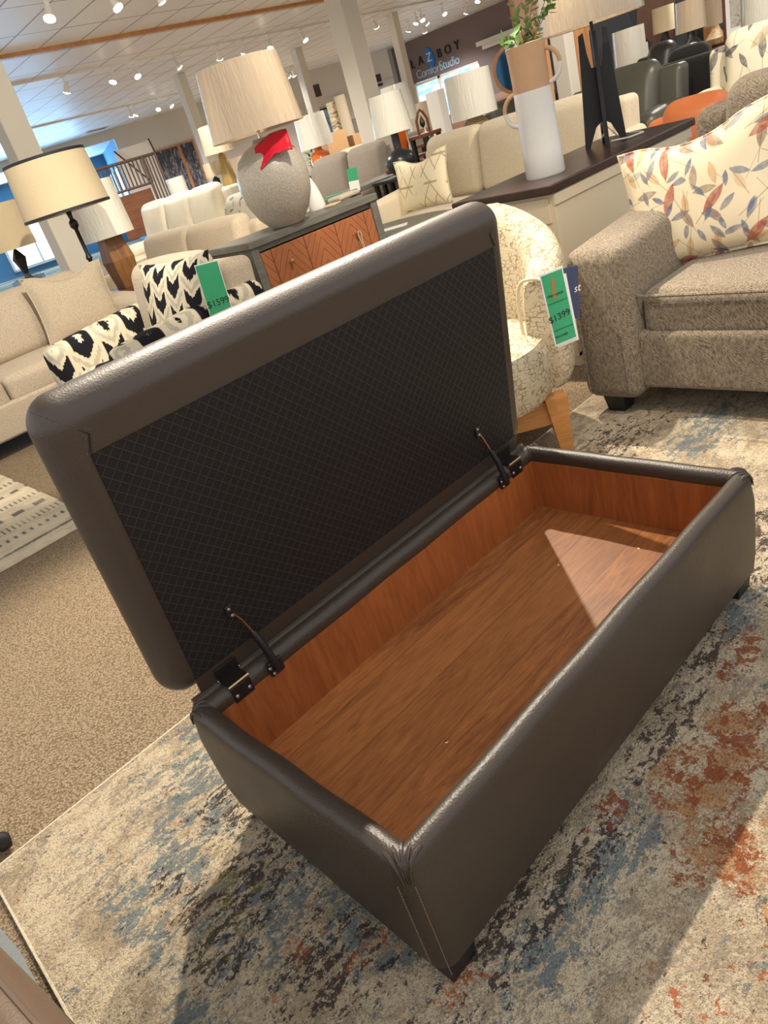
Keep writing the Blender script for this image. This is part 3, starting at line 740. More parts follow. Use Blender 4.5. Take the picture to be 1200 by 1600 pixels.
# hinges
def hinge(x):
    h = bpy.data.objects.new('hinge', None); C.objects.link(h); h.parent = ot; h.location = (x, W_, H_)
    MB().box((0, -.0035-.004, .020), (.050, .0025, .030), T(rx=-LA), .001).build('hinge_leaf', 'black_metal', h, False)
    MB().box((0, -.0405, -.022), (.046, .0025, .034), None, .001).build('hinge_leaf', 'black_metal', h, False)
    MB().box((0, -.020, .0025), (.046, .040, .003)).build('hinge_plate', 'black_metal', h, False)
    MB().tube([(-.026, -.006, .006), (.026, -.006, .006)], .0032, 8).build('hinge_pin', 'brass', h); MB().tube([(-.024, -.0395, .001), (.024, -.0395, .001)], .0026, 8).build('hinge_pin', 'brass', h)
    for sx in (-.015, .015):
        MB().lathe([(.0001, .002), (.0030, .0014), (.0040, 0)], 10, mt=T((sx, -.010+.0005, .024), rx=PI/2-LA), cap=False).build('screw', 'screw', h)
        MB().lathe([(.0001, .002), (.0030, .0014), (.0040, 0)], 10, mt=T((sx, -.0418, -.026), rx=PI/2), cap=False).build('screw', 'screw', h)
def stay(x):
    s = bpy.data.objects.new('lid_stay', None); C.objects.link(s); s.parent = ot; s.location = (x, W_, H_)
    MB().box((0, -.0445, -.024), (.034, .008, .034), None, .003).build('stay_bracket', 'black_plastic', s, False)
    MB().tube([(.0, -.050, -.024), (-.004, -.042, .03), (-.008, -.030, .066)], [.0085, .0080, .0070], 10).build('stay_cylinder', 'black_plastic', s)
    MB().tube([(-.008, -.030, .066), (-.016, -.024, .100), (-.026, -.0235, .122)], .0020, 6).build('stay_rod', 'chrome', s)
    MB().box((-.030, -.0215, .128), (.016, .006, .030), T(rx=0), .002).build('stay_bracket', 'black_plastic', s, False)
    for p in ((-.010, -.0490, -.034), (-.0150, -.0490, -.018), (-.031, -.0255, .136), (-.029, -.0252, .120)):
        MB().lathe([(.0001, .0022), (.0028, .0016), (.0036, 0)], 10, mt=T(p, rx=PI/2), cap=False).build('screw', 'screw', s)
hinge(.105); hinge(L_-.105); stay(.185); stay(L_-.165)
# ------------------------------------------------------------------ furniture builders (front faces local -y)
FACE = lambda deg: R(deg+90)
def sofa(name, label, cat, loc, face, w, d=.92, sh=.46, bh=.88, ah=.62, aw=.2, n=2, mat='beige', arm='track', group=None,
         footmat='black', lean=.10, ct=.16, backs=None, bmat=None, feet=True, armmat=None, soft=.05, backr=.07, welt=True):
    t = thing(name, label, cat, loc, FACE(face), group); bmat = bmat or mat; armmat = armmat or mat
    fh = .07 if feet else .01; iw = w-2*aw
    MB().rbox((0, .012, (fh+sh-ct)/2+fh/2), (w-2*aw+.02 if arm != 'none' else w, d-.05, sh-ct-fh), .02, (0, .0, 0), m=4).build('base', mat, t)
    for sx in ((-1, 1) if arm != 'none' else ()):
        mb = MB()
        if arm == 'track':
            fn = lambda p: Vector((p.x+ (0.03*sx*max(0, (p.z-.3))), p.y, p.z+max(0, p.z-ah*.6)*.22*(p.y+d/2)/d))
            mb.rbox((sx*(w/2-aw/2), 0, (fh+ah)/2), (aw, d, ah-fh), .045, (.012, .01, .012), m=5, seg=4, fn=fn)
        elif arm == 'roll':
            mb.rbox((sx*(w/2-aw*.42), 0, (fh+ah-.08)/2), (aw*.75, d-.03, ah-.08-fh), .03, m=4)
            fn = lambda p: p
            mb.tube([(sx*(w/2-aw*.5), -d/2+.004, ah-.09), (sx*(w/2-aw*.5), -d/2+.03, ah-.09), (sx*(w/2-aw*.5), d/2-.1, ah-.07), (sx*(w/2-aw*.5), d/2-.02, ah-.08)], [.085, aw*.5, aw*.5, .08], 20)
        elif arm == 'pad':
            mb.rbox((sx*(w/2-aw/2), 0, (fh+ah-.1)/2), (aw*.85, d, ah-.1-fh), .05, (.01, .01, 0), m=4)
            mb.rbox((sx*(w/2-aw/2), -.02, ah-.08), (aw, d*.92, .17), .075, (0, .02, .02), m=5, seg=4)
        mb.build('arm', armmat, t)
    cw = iw/n
    for i in range(n):
        x = -iw/2+cw*(i+.5)
        MB().rbox((x, -.06, sh-ct/2), (cw-.006, d-.24, ct), soft, (.0, .012, .022), m=6, seg=4).build('seat_cushion', mat, t)
    MB().rbox((0, d/2-.10, (fh+bh-.06)/2), (w-(.0 if arm == 'none' else aw*.6), .20, bh-.06-fh), .05, (0, .01, 0), m=5,
              fn=lambda p: Vector((p.x, p.y+lean*max(0, p.z-sh), p.z))).build('back_frame', bmat, t)
    nb = backs or n; cw = iw/nb
    for i in range(nb):
        x = -iw/2+cw*(i+.5)
        MB().rbox((x, d/2-.25, (sh+bh)/2+.01), (cw-.008, .19, bh-sh+.02), backr, (0, .035, .012), m=6, seg=4,
                  fn=lambda p: Vector((p.x, p.y+lean*1.6*(p.z-sh), p.z))).build('back_cushion', bmat, t)
    if feet:
        for sx in (-1, 1):
            for sy in (-1, 1):
                mb = MB(); r = bmesh.ops.create_cube(mb.b, size=1)
                for v in r['verts']:
                    k_ = .032 if v.co.z < 0 else .045; v.co = Vector((sx*(w/2-.09)+v.co.x*2*k_, sy*(d/2-.09)+v.co.y*2*k_, 0 if v.co.z < 0 else fh+.012))
                mb.build('foot', footmat, t, False)
    return t
def cushion(name, label, loc, face, wd, ht, th, mat, lean=18, roll=0, chop=0, welt=None, group=None, cat='cushion'):
    t = thing(name, label, cat, loc, FACE(face), group)
    mt = T((0, 0, ht/2*.93), rx=0) ; mt = T((0, 0, 0), rx=-R(lean), ry=R(roll)) @ mt
    MB().pillow(wd, ht, th, mt, 18, .09, chop).build('cover', mat, t)
    if welt:
        pts = []
        for (a, b) in ((-1, -1), (1, -1), (1, 1), (-1, 1)):
            na, nb = {(-1, -1): (1, -1), (1, -1): (1, 1), (1, 1): (-1, 1), (-1, 1): (-1, -1)}[(a, b)]
            for k in range(14):
                u, v = a+(na-a)*k/14, b+(nb-b)*k/14
                x = u*wd/2*(1-.09*(1-v*v)*abs(u)**2); z = v*ht/2*(1-.09*(1-u*u)*abs(v)**2)
                if chop and v > 0: z -= chop*(1-min(1, abs(u)*1.6)**2 if abs(u) < .625 else 0)*v
                pts.append(mt @ Vector((x, 0, z)))
        MB().tube(pts, .0055, 6, closed=True).build('piping', welt, t)
    return t
def shade_part(t, r0, r1, z0, h, mat, trim=None, sx=1, sy=1):
    MB().lathe([(r0-.004, z0+.002), (r0, z0), ((r0+r1)/2+.000, z0+h/2), (r1, z0+h), (r1-.004, z0+h-.002), ((r0+r1)/2-.004, z0+h/2), (r0-.004, z0+.002)], 40, cap=False, sx=sx, sy=sy).build('lamp_shade', mat, t)
    if trim:
        for r_, z in ((r0, z0), (r1, z0+h-.018)):
            MB().lathe([(r_+.002, z), (r_+.002, z+.018), (r_-.003, z+.018), (r_-.003, z), (r_+.002, z)], 40, cap=False).build('shade_trim', trim, t)
def lamp(name, label, loc, prof, bmat, r0, r1, z0, h, smat, group=None, trim=None, rz=0, square=False, sx=1, sy=1, neck='brass', n=32):
    """prof: lathe profile of the base from z=0"""
    t = thing(name, label, 'lamp', loc, rz, group)
    MB().lathe(prof, 4 if square else n, mt=T(rz=PI/4) if square else None).build('base', bmat, t, not square)
    zt = prof[-1][1]; MB().tube([(0, 0, zt-.01), (0, 0, z0+h*.55)], .008, 8).build('stem', neck, t)
    if r0: shade_part(t, r0, r1, z0, h, smat, trim, sx, sy)
    return t
def table(name, label, x, y, z, wd, dp, top, legs, rz=0, th=.035, oval=False, cat='table', lw=.04, shelf=None, group=None):
    t = thing(name, label, cat, (x, y, 0), rz, group)
    if oval: MB().lathe([(.97, z-th), (1, z-th*.8), (1, z-th*.2), (.985, z)], 48, sx=wd/2, sy=dp/2).build('tabletop', top, t)
    else: MB().box((0, 0, z-th/2), (wd, dp, th), None, .004).build('tabletop', top, t, False)
    k = .72 if oval else 1
    for sx in (-1, 1):
        for sy in (-1, 1):
            MB().box((sx*(wd/2*k-lw*.7), sy*(dp/2*k-lw*.7), (z-th)/2), (lw, lw, z-th)).build('leg', legs, t, False)
    if shelf: MB().box((0, 0, shelf), (wd-.06, dp-.06, .02)).build('shelf', top, t, False)
    return t
def cabinet(name, label, x, y, wd, dp, h, rz, body, top, doors=2, dmat=None, cat='cabinet', kn='brass'):
    t = thing(name, label, cat, (x, y, 0), rz)
    MB().box((0, 0, (h-.03)/2+.03), (wd, dp, h-.06), None, .004).build('body', body, t, False)
    MB().box((0, 0, h-.015), (wd+.03, dp+.03, .03), None, .004).build('top', top, t, False)
    for i in range(doors):
        w_ = wd/doors; x_ = -wd/2+w_*(i+.5)
        d = MB().box((x_, -dp/2-.006, h/2), (w_-.03, .014, h-.14), None, .003).build('door', dmat or body, t, False)
        MB().lathe([(.0001, .022), (.012, .018), (.006, .008), (.006, 0)], 12, mt=T((x_+w_*.35, -dp/2-.012, h*.55), rx=PI/2)).build('knob', kn, d)
    return t
def hangtag(name, label, loc, rz, wd, ht, mat, text=None, tilt=0, group=None, cat='price tag', tsize=.03, tz=0):
    t = thing(name, label, cat, loc, rz, group)
    mt = T(ry=R(tilt))
    MB().box((0, 0, -ht/2), (wd+.006, .0016, ht+.006), mt, .0004).build('sleeve', 'paper', t, False)
    MB().box((0, -.0014, -ht/2), (wd, .0012, ht), mt).build('card', mat, t, False)
    return t

# ------------------------------------------------------------------ grey-brown chair-and-a-half with its floral cushion
sofa('armchair', 'wide grey-brown chenille armchair holding the watercolour floral cushion', 'armchair', (2.38, .01, RZ), 180, 1.80, 1.02, .44, .92, .60, .22, 1, 'weave', 'track', ct=.17, soft=.045)
a_ = bpy.data.objects['armchair']
for z in (.285, .428):
    MB().tube([(-.69, -.44, z), (-.66, -.462, z), (0, -.472, z), (.66, -.462, z), (.69, -.44, z)], .006, 6).build('piping', 'weave', a_)
for sx in (-1, 1):
    MB().tube([(sx*.715, -.508, .10), (sx*.715, -.515, .30), (sx*.72, -.512, .50), (sx*.745, -.495, .555), (sx*.80, -.482, .575), (sx*.85, -.495, .56), (sx*.875, -.512, .50), (sx*.87, -.515, .30), (sx*.87, -.508, .10)], .0055, 6).build('piping', 'weave', a_)
fp = cushion('throw_cushion', 'cream throw cushion with watercolour leaf print on the grey-brown armchair', (2.27, .60, .452), 190, .52, .45, .18, 'floral', 18, -9, .03, 'floral')

# ------------------------------------------------------------------ cream barrel chair
def barrel_chair():
    t = thing('barrel_chair', 'cream crackle-pattern barrel chair with honey wood legs beside the open lid', 'chair', (1.612, 1.19, 0), FACE(226))
    # wrap-around back and arms: thick shell along a U path
    mb = MB(); rings = []; N = 44; n = 18
    for i in range(N+1):
        a = R(-128+256*i/N)            # 0 = back centre (+y)
        s_ = abs(i/N*2-1)              # 0 back, 1 arm front
        r_ = .270; cx, cy = r_*math.sin(a)*1.06, r_*math.cos(a)*1.02
        q_ = i/N*2-1-.18; sT = q_/.82 if q_ > 0 else -q_/1.18; top = .80-.20*max(0, (sT-.16)/.84)**1.05
        thk = .072-.008*s_
        if s_ > .97: top -= .0; 
        ring = []
        z0 = .21
        for k in range(n):
            b = 2*PI*k/n; ex = abs(math.cos(b))**.55*(1 if math.cos(b) > 0 else -1); ez = abs(math.sin(b))**.55*(1 if math.sin(b) > 0 else -1)
            endk = 1-.25*max(0, (s_-.95)/.05)
            z = (top+z0)/2+ez*(top-z0)/2*(1-.04*max(0, (s_-.95)/.05)); flare = .04*max(0, (z-.4)/.4)*(1-s_*.5)
            rr_ = ex*thk*endk+flare
            nx, ny = math.sin(a), math.cos(a); ring.append(mb.b.verts.new((cx+nx*rr_, cy+ny*rr_, z)))
        rings.append(ring)
    for A, B in zip(rings, rings[1:]):
        for k in range(n): mb.b.faces.new((A[k], A[(k+1) % n], B[(k+1) % n], B[k]))
    mb.b.faces.new(rings[0]); mb.b.faces.new(list(reversed(rings[-1])))
    mb.build('wraparound_back', 'crackle', t)
    MB().lathe([(.0001, .21), (.29, .21), (.305, .24), (.305, .36), (.29, .40), (.20, .425), (.0001, .43)], 36, (0, -.05, 0), cap=False, sx=.86).build('seat', 'crackle', t)
    for sx in (-1, 1):
        a = R(sx*128); e = Vector((.270*math.sin(a)*1.06, .270*math.cos(a)*1.02, 0)); nrm = Vector((math.sin(a), math.cos(a), 0)); tn = Vector((math.cos(a)*sx, -math.sin(a)*sx, 0))*1
        pts = []
        for k in range(5, 17):
            b = PI*k/16; ex = math.cos(b); ex = abs(ex)**.55*(1 if ex > 0 else -1); ez = abs(math.sin(b))**.55
            pts.append(e+nrm*(ex*.060)+tn*.004+Vector((0, 0, .40+ez*.20)))
        pts = pts+[e-nrm*.060+tn*.004+Vector((0, 0, .36))]
        MB().tube(pts, .0055, 7).build('piping', 'rope', t)
    # wooden base
    for (x0, y0, x1, y1) in ((-.21, -.23, .21, -.23), (-.21, .21, .21, .21), (-.21, -.23, -.21, .21), (.21, -.23, .21, .21)):
        MB().box(((x0+x1)/2, (y0+y1)/2, .162), (abs(x1-x0)+.03, abs(y1-y0)+.03, .085), None, .003).build('apron', 'chairwood', t, False)
    for sx in (-1, 1):
        for sy in (-1, 1):
            mb = MB(); r = bmesh.ops.create_cube(mb.b, size=1)
            for v in r['verts']:
                k_ = .018 if v.co.z < 0 else .035; v.co = Vector((sx*(.222+(.008 if v.co.z < 0 else 0))+v.co.x*2*k_, sy*.222-.008+v.co.y*2*k_, 0 if v.co.z < 0 else .215))
            mb.build('leg', 'chairwood', t, False)
    return t
bc_ = barrel_chair(); bc_.scale = (1.07, 1.07, 1.0)
# price cards hanging from the barrel chair
UF = Vector((math.cos(YAW), math.sin(YAW), 0))
def price_card():
    p0 = PD(861, 426, 2.16); rz = YAW-PI/2+R(4)
    t = t0 = thing('price_tag', 'green price card in a clear sleeve hanging on the cream barrel chair', 'price tag', p0, rz)
    mt = T(ry=R(-3)); wd, ht = .064, .205
    MB().box((0, 0, -ht/2), (wd+.008, .0012, ht+.012), mt, .0004).build('sleeve', 'paper', t, False)
    MB().box((0, -.0014, -ht/2), (wd, .0010, ht), mt).build('card', 'green_tag', t, False)
    MB().tube([(0, 0, 0), (.006, .03, .018), (.012, .14, .01)], .0012, 5).build('string', 'white', t)
    for z in (-.085, -.165): MB().box((0, -.0024, z), (wd*.96, .0006, .0014), mt).build('ruled_line', 'ink', t, False)
    text_mesh('$1399', .027, 'price', 'ink', t, (.002, -.0026, -.128), (PI/2, R(-8), 0), .0003)
    text_mesh('RECLINER', .009, 'small_print', 'ink', t, (.0, -.0026, -.185), (PI/2, R(-3), 0), .0003)
    text_mesh('clearance', .013, 'small_print', 'ink', t, (.0, -.0026, -.062), (PI/2, R(-3), 0), .0003)
    MB().box((.002, -.0026, -.045), (.012, .0005, .06), T(ry=R(4))).build('sticker', 'olive_gold', t, False)
    p1 = PD(883, 419, 2.19)
    t = thing('hang_tag', 'navy maker card hanging behind the green price card', 'hang tag', p1, rz+R(6))
    MB().box((0, .004, -.075), (.085, .0014, .15), T(ry=R(7))).build('card', 'navy_card', t, False)
    text_mesh('st', .03, 'word', 'white', t, (.028, .0028, -.068), (PI/2, 0, 0), .0003, shear=.3)
    MB().box((.010, .0035, -.118), (.068, .0010, .20), T(ry=R(-2))).build('paper_slip', 'paper', t0, False)
price_card()

# ------------------------------------------------------------------ console table with vase and sculptural lamp
cn = thing('sideboard', 'antique cream sideboard with dark stained top carrying the two-tone jug', 'sideboard', (2.945, 1.485, 0), 0)
CZ = .77
MB().box((0, 0, CZ-.0175), (1.26, .52, .035), None, .006).build('top', 'darktop', cn, False)
MB().box((0, 0, (CZ-.035)/2+.02), (1.18, .49, CZ-.075), None, .003).build('body', 'console_paint', cn, False)
for y in (-.247, .247): MB().box((0, y, CZ-.06), (1.19, .012, .04)).build('moulding', 'console_paint', cn, False)
for x in (-.592, .592):
    MB().box((x, 0, CZ-.10), (.012, .44, .10), None, .003).build('end_drawer_panel', 'console_paint', cn, False)
    MB().box((x, 0, .33), (.012, .44, .50), None, .003).build('end_panel', 'console_paint', cn, False)
MB().box((.50, -.2465, .665), (.10, .002, .05)).build('label_sticker', 'paper', cn, False)
CB = cn
for sx in (-1, 1):
    for sy in (-1, 1): MB().box((sx*.56, sy*.22, .03), (.05, .05, .06)).build('foot', 'console_paint', cn, False)
for i in range(4):
    xk = -.44+.293*i
    d = MB().box((xk, .249, .36), (.27, .014, .50), None, .003).build('door', 'console_paint', cn, False)
    MB().lathe([(.0001, .02), (.012, .016), (.006, .008), (.006, 0)], 12, mt=T((xk+.1, .256, .40), rx=-PI/2)).build('knob', 'brass', d)
vp = at(853, 274, CZ)
vz = thing('jug', 'tall jug with bare clay neck and white glazed body on the sideboard', 'vase', (vp.x, vp.y, CZ), R(-68))
MB().lathe([(.0001, 0), (.080, 0), (.084, .006), (.083, .10), (.081, .20), (.079, .29), (.077, .335)], 40, cap=False).build('glazed_body', 'white_glaze', vz)
MB().lathe([(.077, .335), (.076, .37), (.077, .45), (.080, .50), (.077, .502), (.072, .495), (.068, .42), (.06, .40), (.0001, .40)], 40, cap=False).build('clay_neck', 'terracotta', vz)
for sx, zb in ((1, .35), (-1, .22)):
    pts = []
    for k in range(13):
        a = R(90-180*k/12); pts.append((sx*(.070+.058*math.cos(a)), 0, zb+.055+.062*math.sin(a)))
    MB().tube(pts[:7], .009, 8).build('handle', 'terracotta', vz); MB().tube(pts[6:], .009, 8).build('handle', 'white_glaze', vz)
def leaf_geo(mb, p, d, ln, wd, up):
    d = d.normalized(); sd = d.cross(up).normalized()*wd/2; nn = sd.cross(d).normalized()*wd*.15
    pts = [(0, 0), (.25, .8), (.5, 1), (.78, .6), (1, 0)]
    c = [mb.b.verts.new(p+d*ln*t-nn*(1-abs(2*t-1))) for t, _ in pts]
    l = [mb.b.verts.new(p+d*ln*t+sd*w_) for t, w_ in pts[1:-1]]; r = [mb.b.verts.new(p+d*ln*t-sd*w_) for t, w_ in pts[1:-1]]
    for side in (l, r):
        mb.b.faces.new((c[0], c[1], side[0])); mb.b.faces.new((c[1], c[2], side[1], side[0])); mb.b.faces.new((c[2], c[3], side[2], side[1])); mb.b.faces.new((c[3], c[4], side[2]))
def sprig(label, base, tips, seed, n, ll, lw, mat, name='leaf_sprig', group=None):
    rnd = random.Random(seed); t = thing(name, label, 'plant', base, 0, group); st_ = MB(); lf = MB()
    for tip in tips:
        tip = Vector(tip); mid = tip*.55+Vector((rnd.uniform(-.02, .02), rnd.uniform(-.02, .02), .03)); P = [Vector((0, 0, 0)), Vector((0, 0, .06))*1, mid, tip]
        cur = [P[0]*(1-u)**3+P[1]*3*u*(1-u)**2+P[2]*3*u*u*(1-u)+P[3]*u**3 for u in [k/10 for k in range(11)]]
        st_.tube(cur, [.0028-.00018*k for k in range(11)], 5)
        for k in range(n):
            u = .35+.65*k/(n-1); i = min(9, int(u*10)); p = cur[i].lerp(cur[i+1], u*10-i); tg = (cur[i+1]-cur[i]).normalized()
            a = rnd.uniform(0, 2*PI); pr = tg.orthogonal().normalized(); pr = Matrix.Rotation(a, 3, tg) @ pr
            leaf_geo(lf, p, tg*.5+pr, ll*rnd.uniform(.7, 1.1), lw*rnd.uniform(.8, 1.1), tg)
    st_.build('stem', 'stem', t); o = lf.build('foliage', mat, t); return t
UR = Vector(RR); UR.z = 0; UR.normalize(); UF = Vector((math.cos(YAW), math.sin(YAW), 0))
def wv(r_, f_, z): v = UR*r_+UF*f_; return (v.x, v.y, z)
sprig('leafy green sprig standing in the two-tone jug', (vp.x, vp.y, CZ+.42), [wv(.10, .02, .30), wv(.13, -.03, .20), wv(.05, .03, .26), wv(.0, .05, .22)], 3, 14, .050, .022, 'leaf2')
sprig('bright green leaves low in the mouth of the jug', (vp.x-.01, vp.y, CZ+.42), [wv(-.07, .02, .11), wv(-.05, -.05, .13), wv(.15, .01, .27), wv(.16, .03, .23)], 5, 9, .055, .030, 'leaf')
# sculptural lamp: crossed black boards with forked tops, shade above
lp = at(947, 225, CZ)
sl = thing('table_lamp', 'table lamp with forked black board base and broad beige shade on the sideboard', 'lamp', (lp.x, lp.y, CZ), R(-54))
half = [(.0, .11), (.035, .085), (.075, .0), (.098, .0), (.090, .10), (.075, .30), (.064, .48), (.042, .49), (.036, .40), (.024, .34), (.0, .335)]
poly = half+[(-x, z) for x, z in reversed(half[1:-1])]
MB().prism(poly, .018).build('base_board', 'black', sl, False)
half2 = [(.0, .10), (.03, .08), (.07, .0), (.092, .0), (.080, .2), (.062, .48), (.040, .49), (.034, .40), (.02, .34), (.0, .335)]
poly2 = half2+[(-x, z) for x, z in reversed(half2[1:-1])]
MB().prism(poly2, .018, T(rz=PI/2)).build('base_board', 'black', sl, False)
MB().tube([(0, 0, .33), (0, 0, .62)], .008, 8).build('stem', 'black_metal', sl)
shade_part(sl, .235, .215, .515, .27, 'shade_wrap')
MB().tube([(.02, -.06, .012), (.10, -.10, .010), (.17, -.05, .010), (.16, .03, .010), (.12, .08, .012)], .004, 6).build('cord', 'white', sl)
MB().tube([(-.02, .04, .02), (.02, .03, .07), (.06, .02, .02), (.09, .06, .01)], .004, 6).build('cord', 'white', sl)

# ------------------------------------------------------------------ dresser with the big ceramic lamp
DZ = .805; dx0, dx1, dy0, dy1 = 2.06, 3.09, 3.02, 3.46
dr = thing('dresser', 'grey dresser with leaf-carved walnut drawers under the round speckled lamp', 'dresser', ((dx0+dx1)/2, (dy0+dy1)/2, 0), 0)
dw, dd = dx1-dx0, dy1-dy0
MB().box((0, 0, DZ-.02), (dw, dd, .04), None, .004).build('top', 'greywood', dr, False)
mb = MB()
for sx in (-1, 1): mb.box((sx*(dw/2-.035), 0, (DZ-.04)/2), (.055, dd-.02, DZ-.04), None, .003)
mb.box((0, 0.01, .10), (dw-.06, dd-.04, .05)); mb.box((0, dd/2-.02, .42), (dw-.08, .02, .7)); mb.box((0, 0.01, DZ-.055), (dw-.06, dd-.04, .03))
mb.build('frame', 'greywood', dr, False)
dh = (DZ-.07-.125)/3
for i in range(3):
    z = DZ-.075-dh*(i+.5)
    d = MB().box((0, -dd/2+.03, z), (dw-.135, .03, dh-.006), None, .003).build('drawer', 'drawer', dr, False)
    for sx in (-.27, .27):
        MB().lathe([(.0001, .030), (.012, .028), (.014, .022), (.006, .014), (.006, 0)], 14, mt=T((sx, -dd/2+.016, z), rx=PI/2)).build('knob', 'brass', d)
ta = thing('tassel_cord', 'pale twisted cord looped over the right drawer knob of the grey dresser', 'cord', ((dx0+dx1)/2+.27, dy0-.014, DZ-.075-dh*.5), 0)
MB().tube([(-.004, -.006, .012), (-.012, -.006, -.01), (-.004, -.006, -.05), (.006, -.006, -.12), (.012, -.008, -.19)], .0028, 5).build('strand', 'rope', ta)
MB().tube([(.004, -.010, .012), (.012, -.010, -.01), (.002, -.012, -.05), (.014, -.010, -.11), (.02, -.010, -.17)], .0028, 5).build('strand', 'rope', ta)
bp = at(451, 352, DZ)
k_ = 1.0
bl = lamp('table_lamp', 'round speckled taupe ceramic lamp with pleated beige shade on the grey dresser', (bp.x, bp.y, DZ),
     [(.0001, 0), (.085, 0), (.100, .012), (.150, .07), (.188, .15), (.205, .235), (.200, .31), (.165, .385), (.110, .43), (.055, .45), (.045, .47), (.0001, .47)], 'speckle', .262, .225, .50, .34, 'shade_wrap', n=48)
rp = thing('plastic_bag', 'red plastic bag draped on the round speckled lamp', 'bag', (bp.x, bp.y, DZ), 0)
mb = MB(); g = []
rr2 = random.Random(4)
for i in range(9):
    row = []
    for j in range(9):
        u, v = i/8-.5, j/8-.5
        P = UR*(u*.20+.05)+UF*(-.12-(.5-v)*.08)
        row.append(mb.b.verts.new((P.x, P.y, .425+v*.105-abs(u)*.05+rr2.uniform(-.006, .006)+u*.05)))
    g.append(row)
for i in range(8):
    for j in range(8): mb.b.faces.new((g[i][j], g[i+1][j], g[i+1][j+1], g[i][j+1]))
o = mb.build('film', 'red', rp); o.modifiers.new('s', 'SOLIDIFY').thickness = .003
# white folded cloths on the dresser's far end
cl = thing('white_figurine', 'small white draped sculpture on the grey dresser beside the lamp', 'sculpture', at(497, 327, DZ), 0)
MB().lathe([(.0001, 0), (.055, 0), (.058, .02), (.046, .09), (.03, .15), (.012, .19), (.0001, .195)], 9, cap=False).build('body', 'white', cl)
fc = thing('folded_cloth', 'flat folded cream cloth at the right end of the grey dresser', 'cloth', at(538, 310, DZ), R(8))
MB().rbox((0, 0, .014), (.22, .12, .028), .012, (0, 0, .004)).build('fold', 'cream', fc)
bk = thing('folded_cloth', 'thin cream cloth lying under the edge of the folded cloth', 'cloth', at(520, 321, DZ), R(30))
MB().rbox((0, 0, .006), (.12, .08, .012), .005).build('fold', 'rope', bk)

# ------------------------------------------------------------------ black-and-cream chevron chair, left of the dresser
pc = sofa('accent_chair', 'black and cream chevron accent chair in front of the grey dresser', 'chair', (1.46, 3.30, 0), 180, 1.08, .88, .44, .84, .60, .18, 1, 'ikat_z', 'track', soft=.06, bmat='beige')
for sx in (-1, 1):
    MB().tube([(sx*.46, -.43, .10), (sx*.46, -.435, .40), (sx*.47, -.425, .47), (sx*.475, -.38, .50), (sx*.475, .0, .555), (sx*.475, .30, .60)], .006, 6).build('piping', 'cream', pc)
pp_ = cushion('throw_cushion', 'black and cream chevron cushion leaning in the chevron accent chair', (1.50, 3.02, .46), 188, .62, .44, .15, 'ikat', 14, 0, 0, None)
gp = PD(322, 412, 3.76)
gt = thing('price_tag', 'green price card hanging on the chevron cushion', 'price tag', gp, YAW-PI/2+R(6))
MB().box((0, 0, -.135), (.115, .002, .28), T(ry=R(4)), .0004).build('sleeve', 'paper', gt, False)
MB().box((0, -.002, -.135), (.108, .0014, .27), T(ry=R(4))).build('card', 'green_tag', gt, False)
text_mesh('$1599', .045, 'price', 'ink', gt, (-.012, -.0034, -.185), (PI/2, 0, 0), .0003)

# ------------------------------------------------------------------ sofa at left with its cushion
sl_ = sofa('sofa', 'light oatmeal two-seat sofa at left with a plain square cushion', 'sofa', (.90, 4.82, 0), 270, 2.40, .95, .46, .86, .60, .20, 2, 'beige', 'track', ct=.18)
cushion('throw_cushion', 'plain oatmeal square cushion in the right corner of the left sofa', (1.66, 4.74, .46), 262, .56, .49, .17, 'beige2', 16, 4, .05, 'beige')

# ------------------------------------------------------------------ middle sofa with triangle cushion, oval coffee table
sofa('sofa', 'cream three-seat sofa behind the sideboard with a triangle-pattern cushion', 'sofa', (4.72, 3.38, 0), 180, 2.10, .95, .43, .92, .60, .17, 3, 'cream', 'track', ct=.17)
cushion('throw_cushion', 'cream cushion with outlined triangles on the cream three-seat sofa', (4.56, 4.04, .45), 188, .56, .44, .16, 'tri', 14, -3, .05, 'cream')
ct_ = table('coffee_table', 'oval grey-brown coffee table with dark legs before the cream sofa', 3.80, 3.60, .47, .72, .98, 'greywood', 'black_metal', 0, .05, True)
pf = thing('paper_sheet', 'white leaflet lying on the oval coffee table', 'paper', (3.72, 3.66, .47), R(40)); MB().box((0, 0, .002), (.14, .28, .003)).build('sheet', 'paper', pf, False)
# ------------------------------------------------------------------ floor lamp and lamps at left
def on(px, py, D, z): p = PD(px, py, D); return (p.x, p.y, z)
def zat(px, py, D): return PD(px, py, D).z
def shade_lamp(name, label, px, py, D, wpx, hpx, zt, prof, bmat, smat, taper=.92, **k):
    """lamp standing at height zt whose shade has its middle seen at px,py from D metres"""
    p = PD(px, py, D); dep = float(np.dot(np.array(p)-CAM, fw)); r0 = wpx/2*dep/F; h = hpx*dep/F; zc = p.z-zt
    return lamp(name, label, (p.x, p.y, zt), [(r, z*(zc-h/2)) for r, z in prof], bmat, r0, r0*taper, zc-h/2, h, smat, **k)
p = PD(87, 288, 5.9)
fl = thing('floor_lamp', 'black floor lamp with cream drum shade trimmed in black behind the left sofa', 'lamp', (p.x, p.y, 0))
zc = p.z
MB().lathe([(.0001, 0), (.15, 0), (.15, .015), (.03, .03), (.014, .05), (.014, .9), (.024, .92), (.014, .95), (.014, 1.12), (.03, 1.14), (.03, 1.17), (.014, 1.19), (.02, 1.24), (.008, 1.26), (.008, zc)], 20, cap=False).build('pole', 'black_metal', fl)
shade_part(fl, .30, .275, zc-.185, .36, 'shade_cream', 'shade_trim')
sw = MB().tube([(.05, 0, zc-.2), (.05, 0, zc-.3)], .003, 5).build('pull_chain', 'brass', fl)
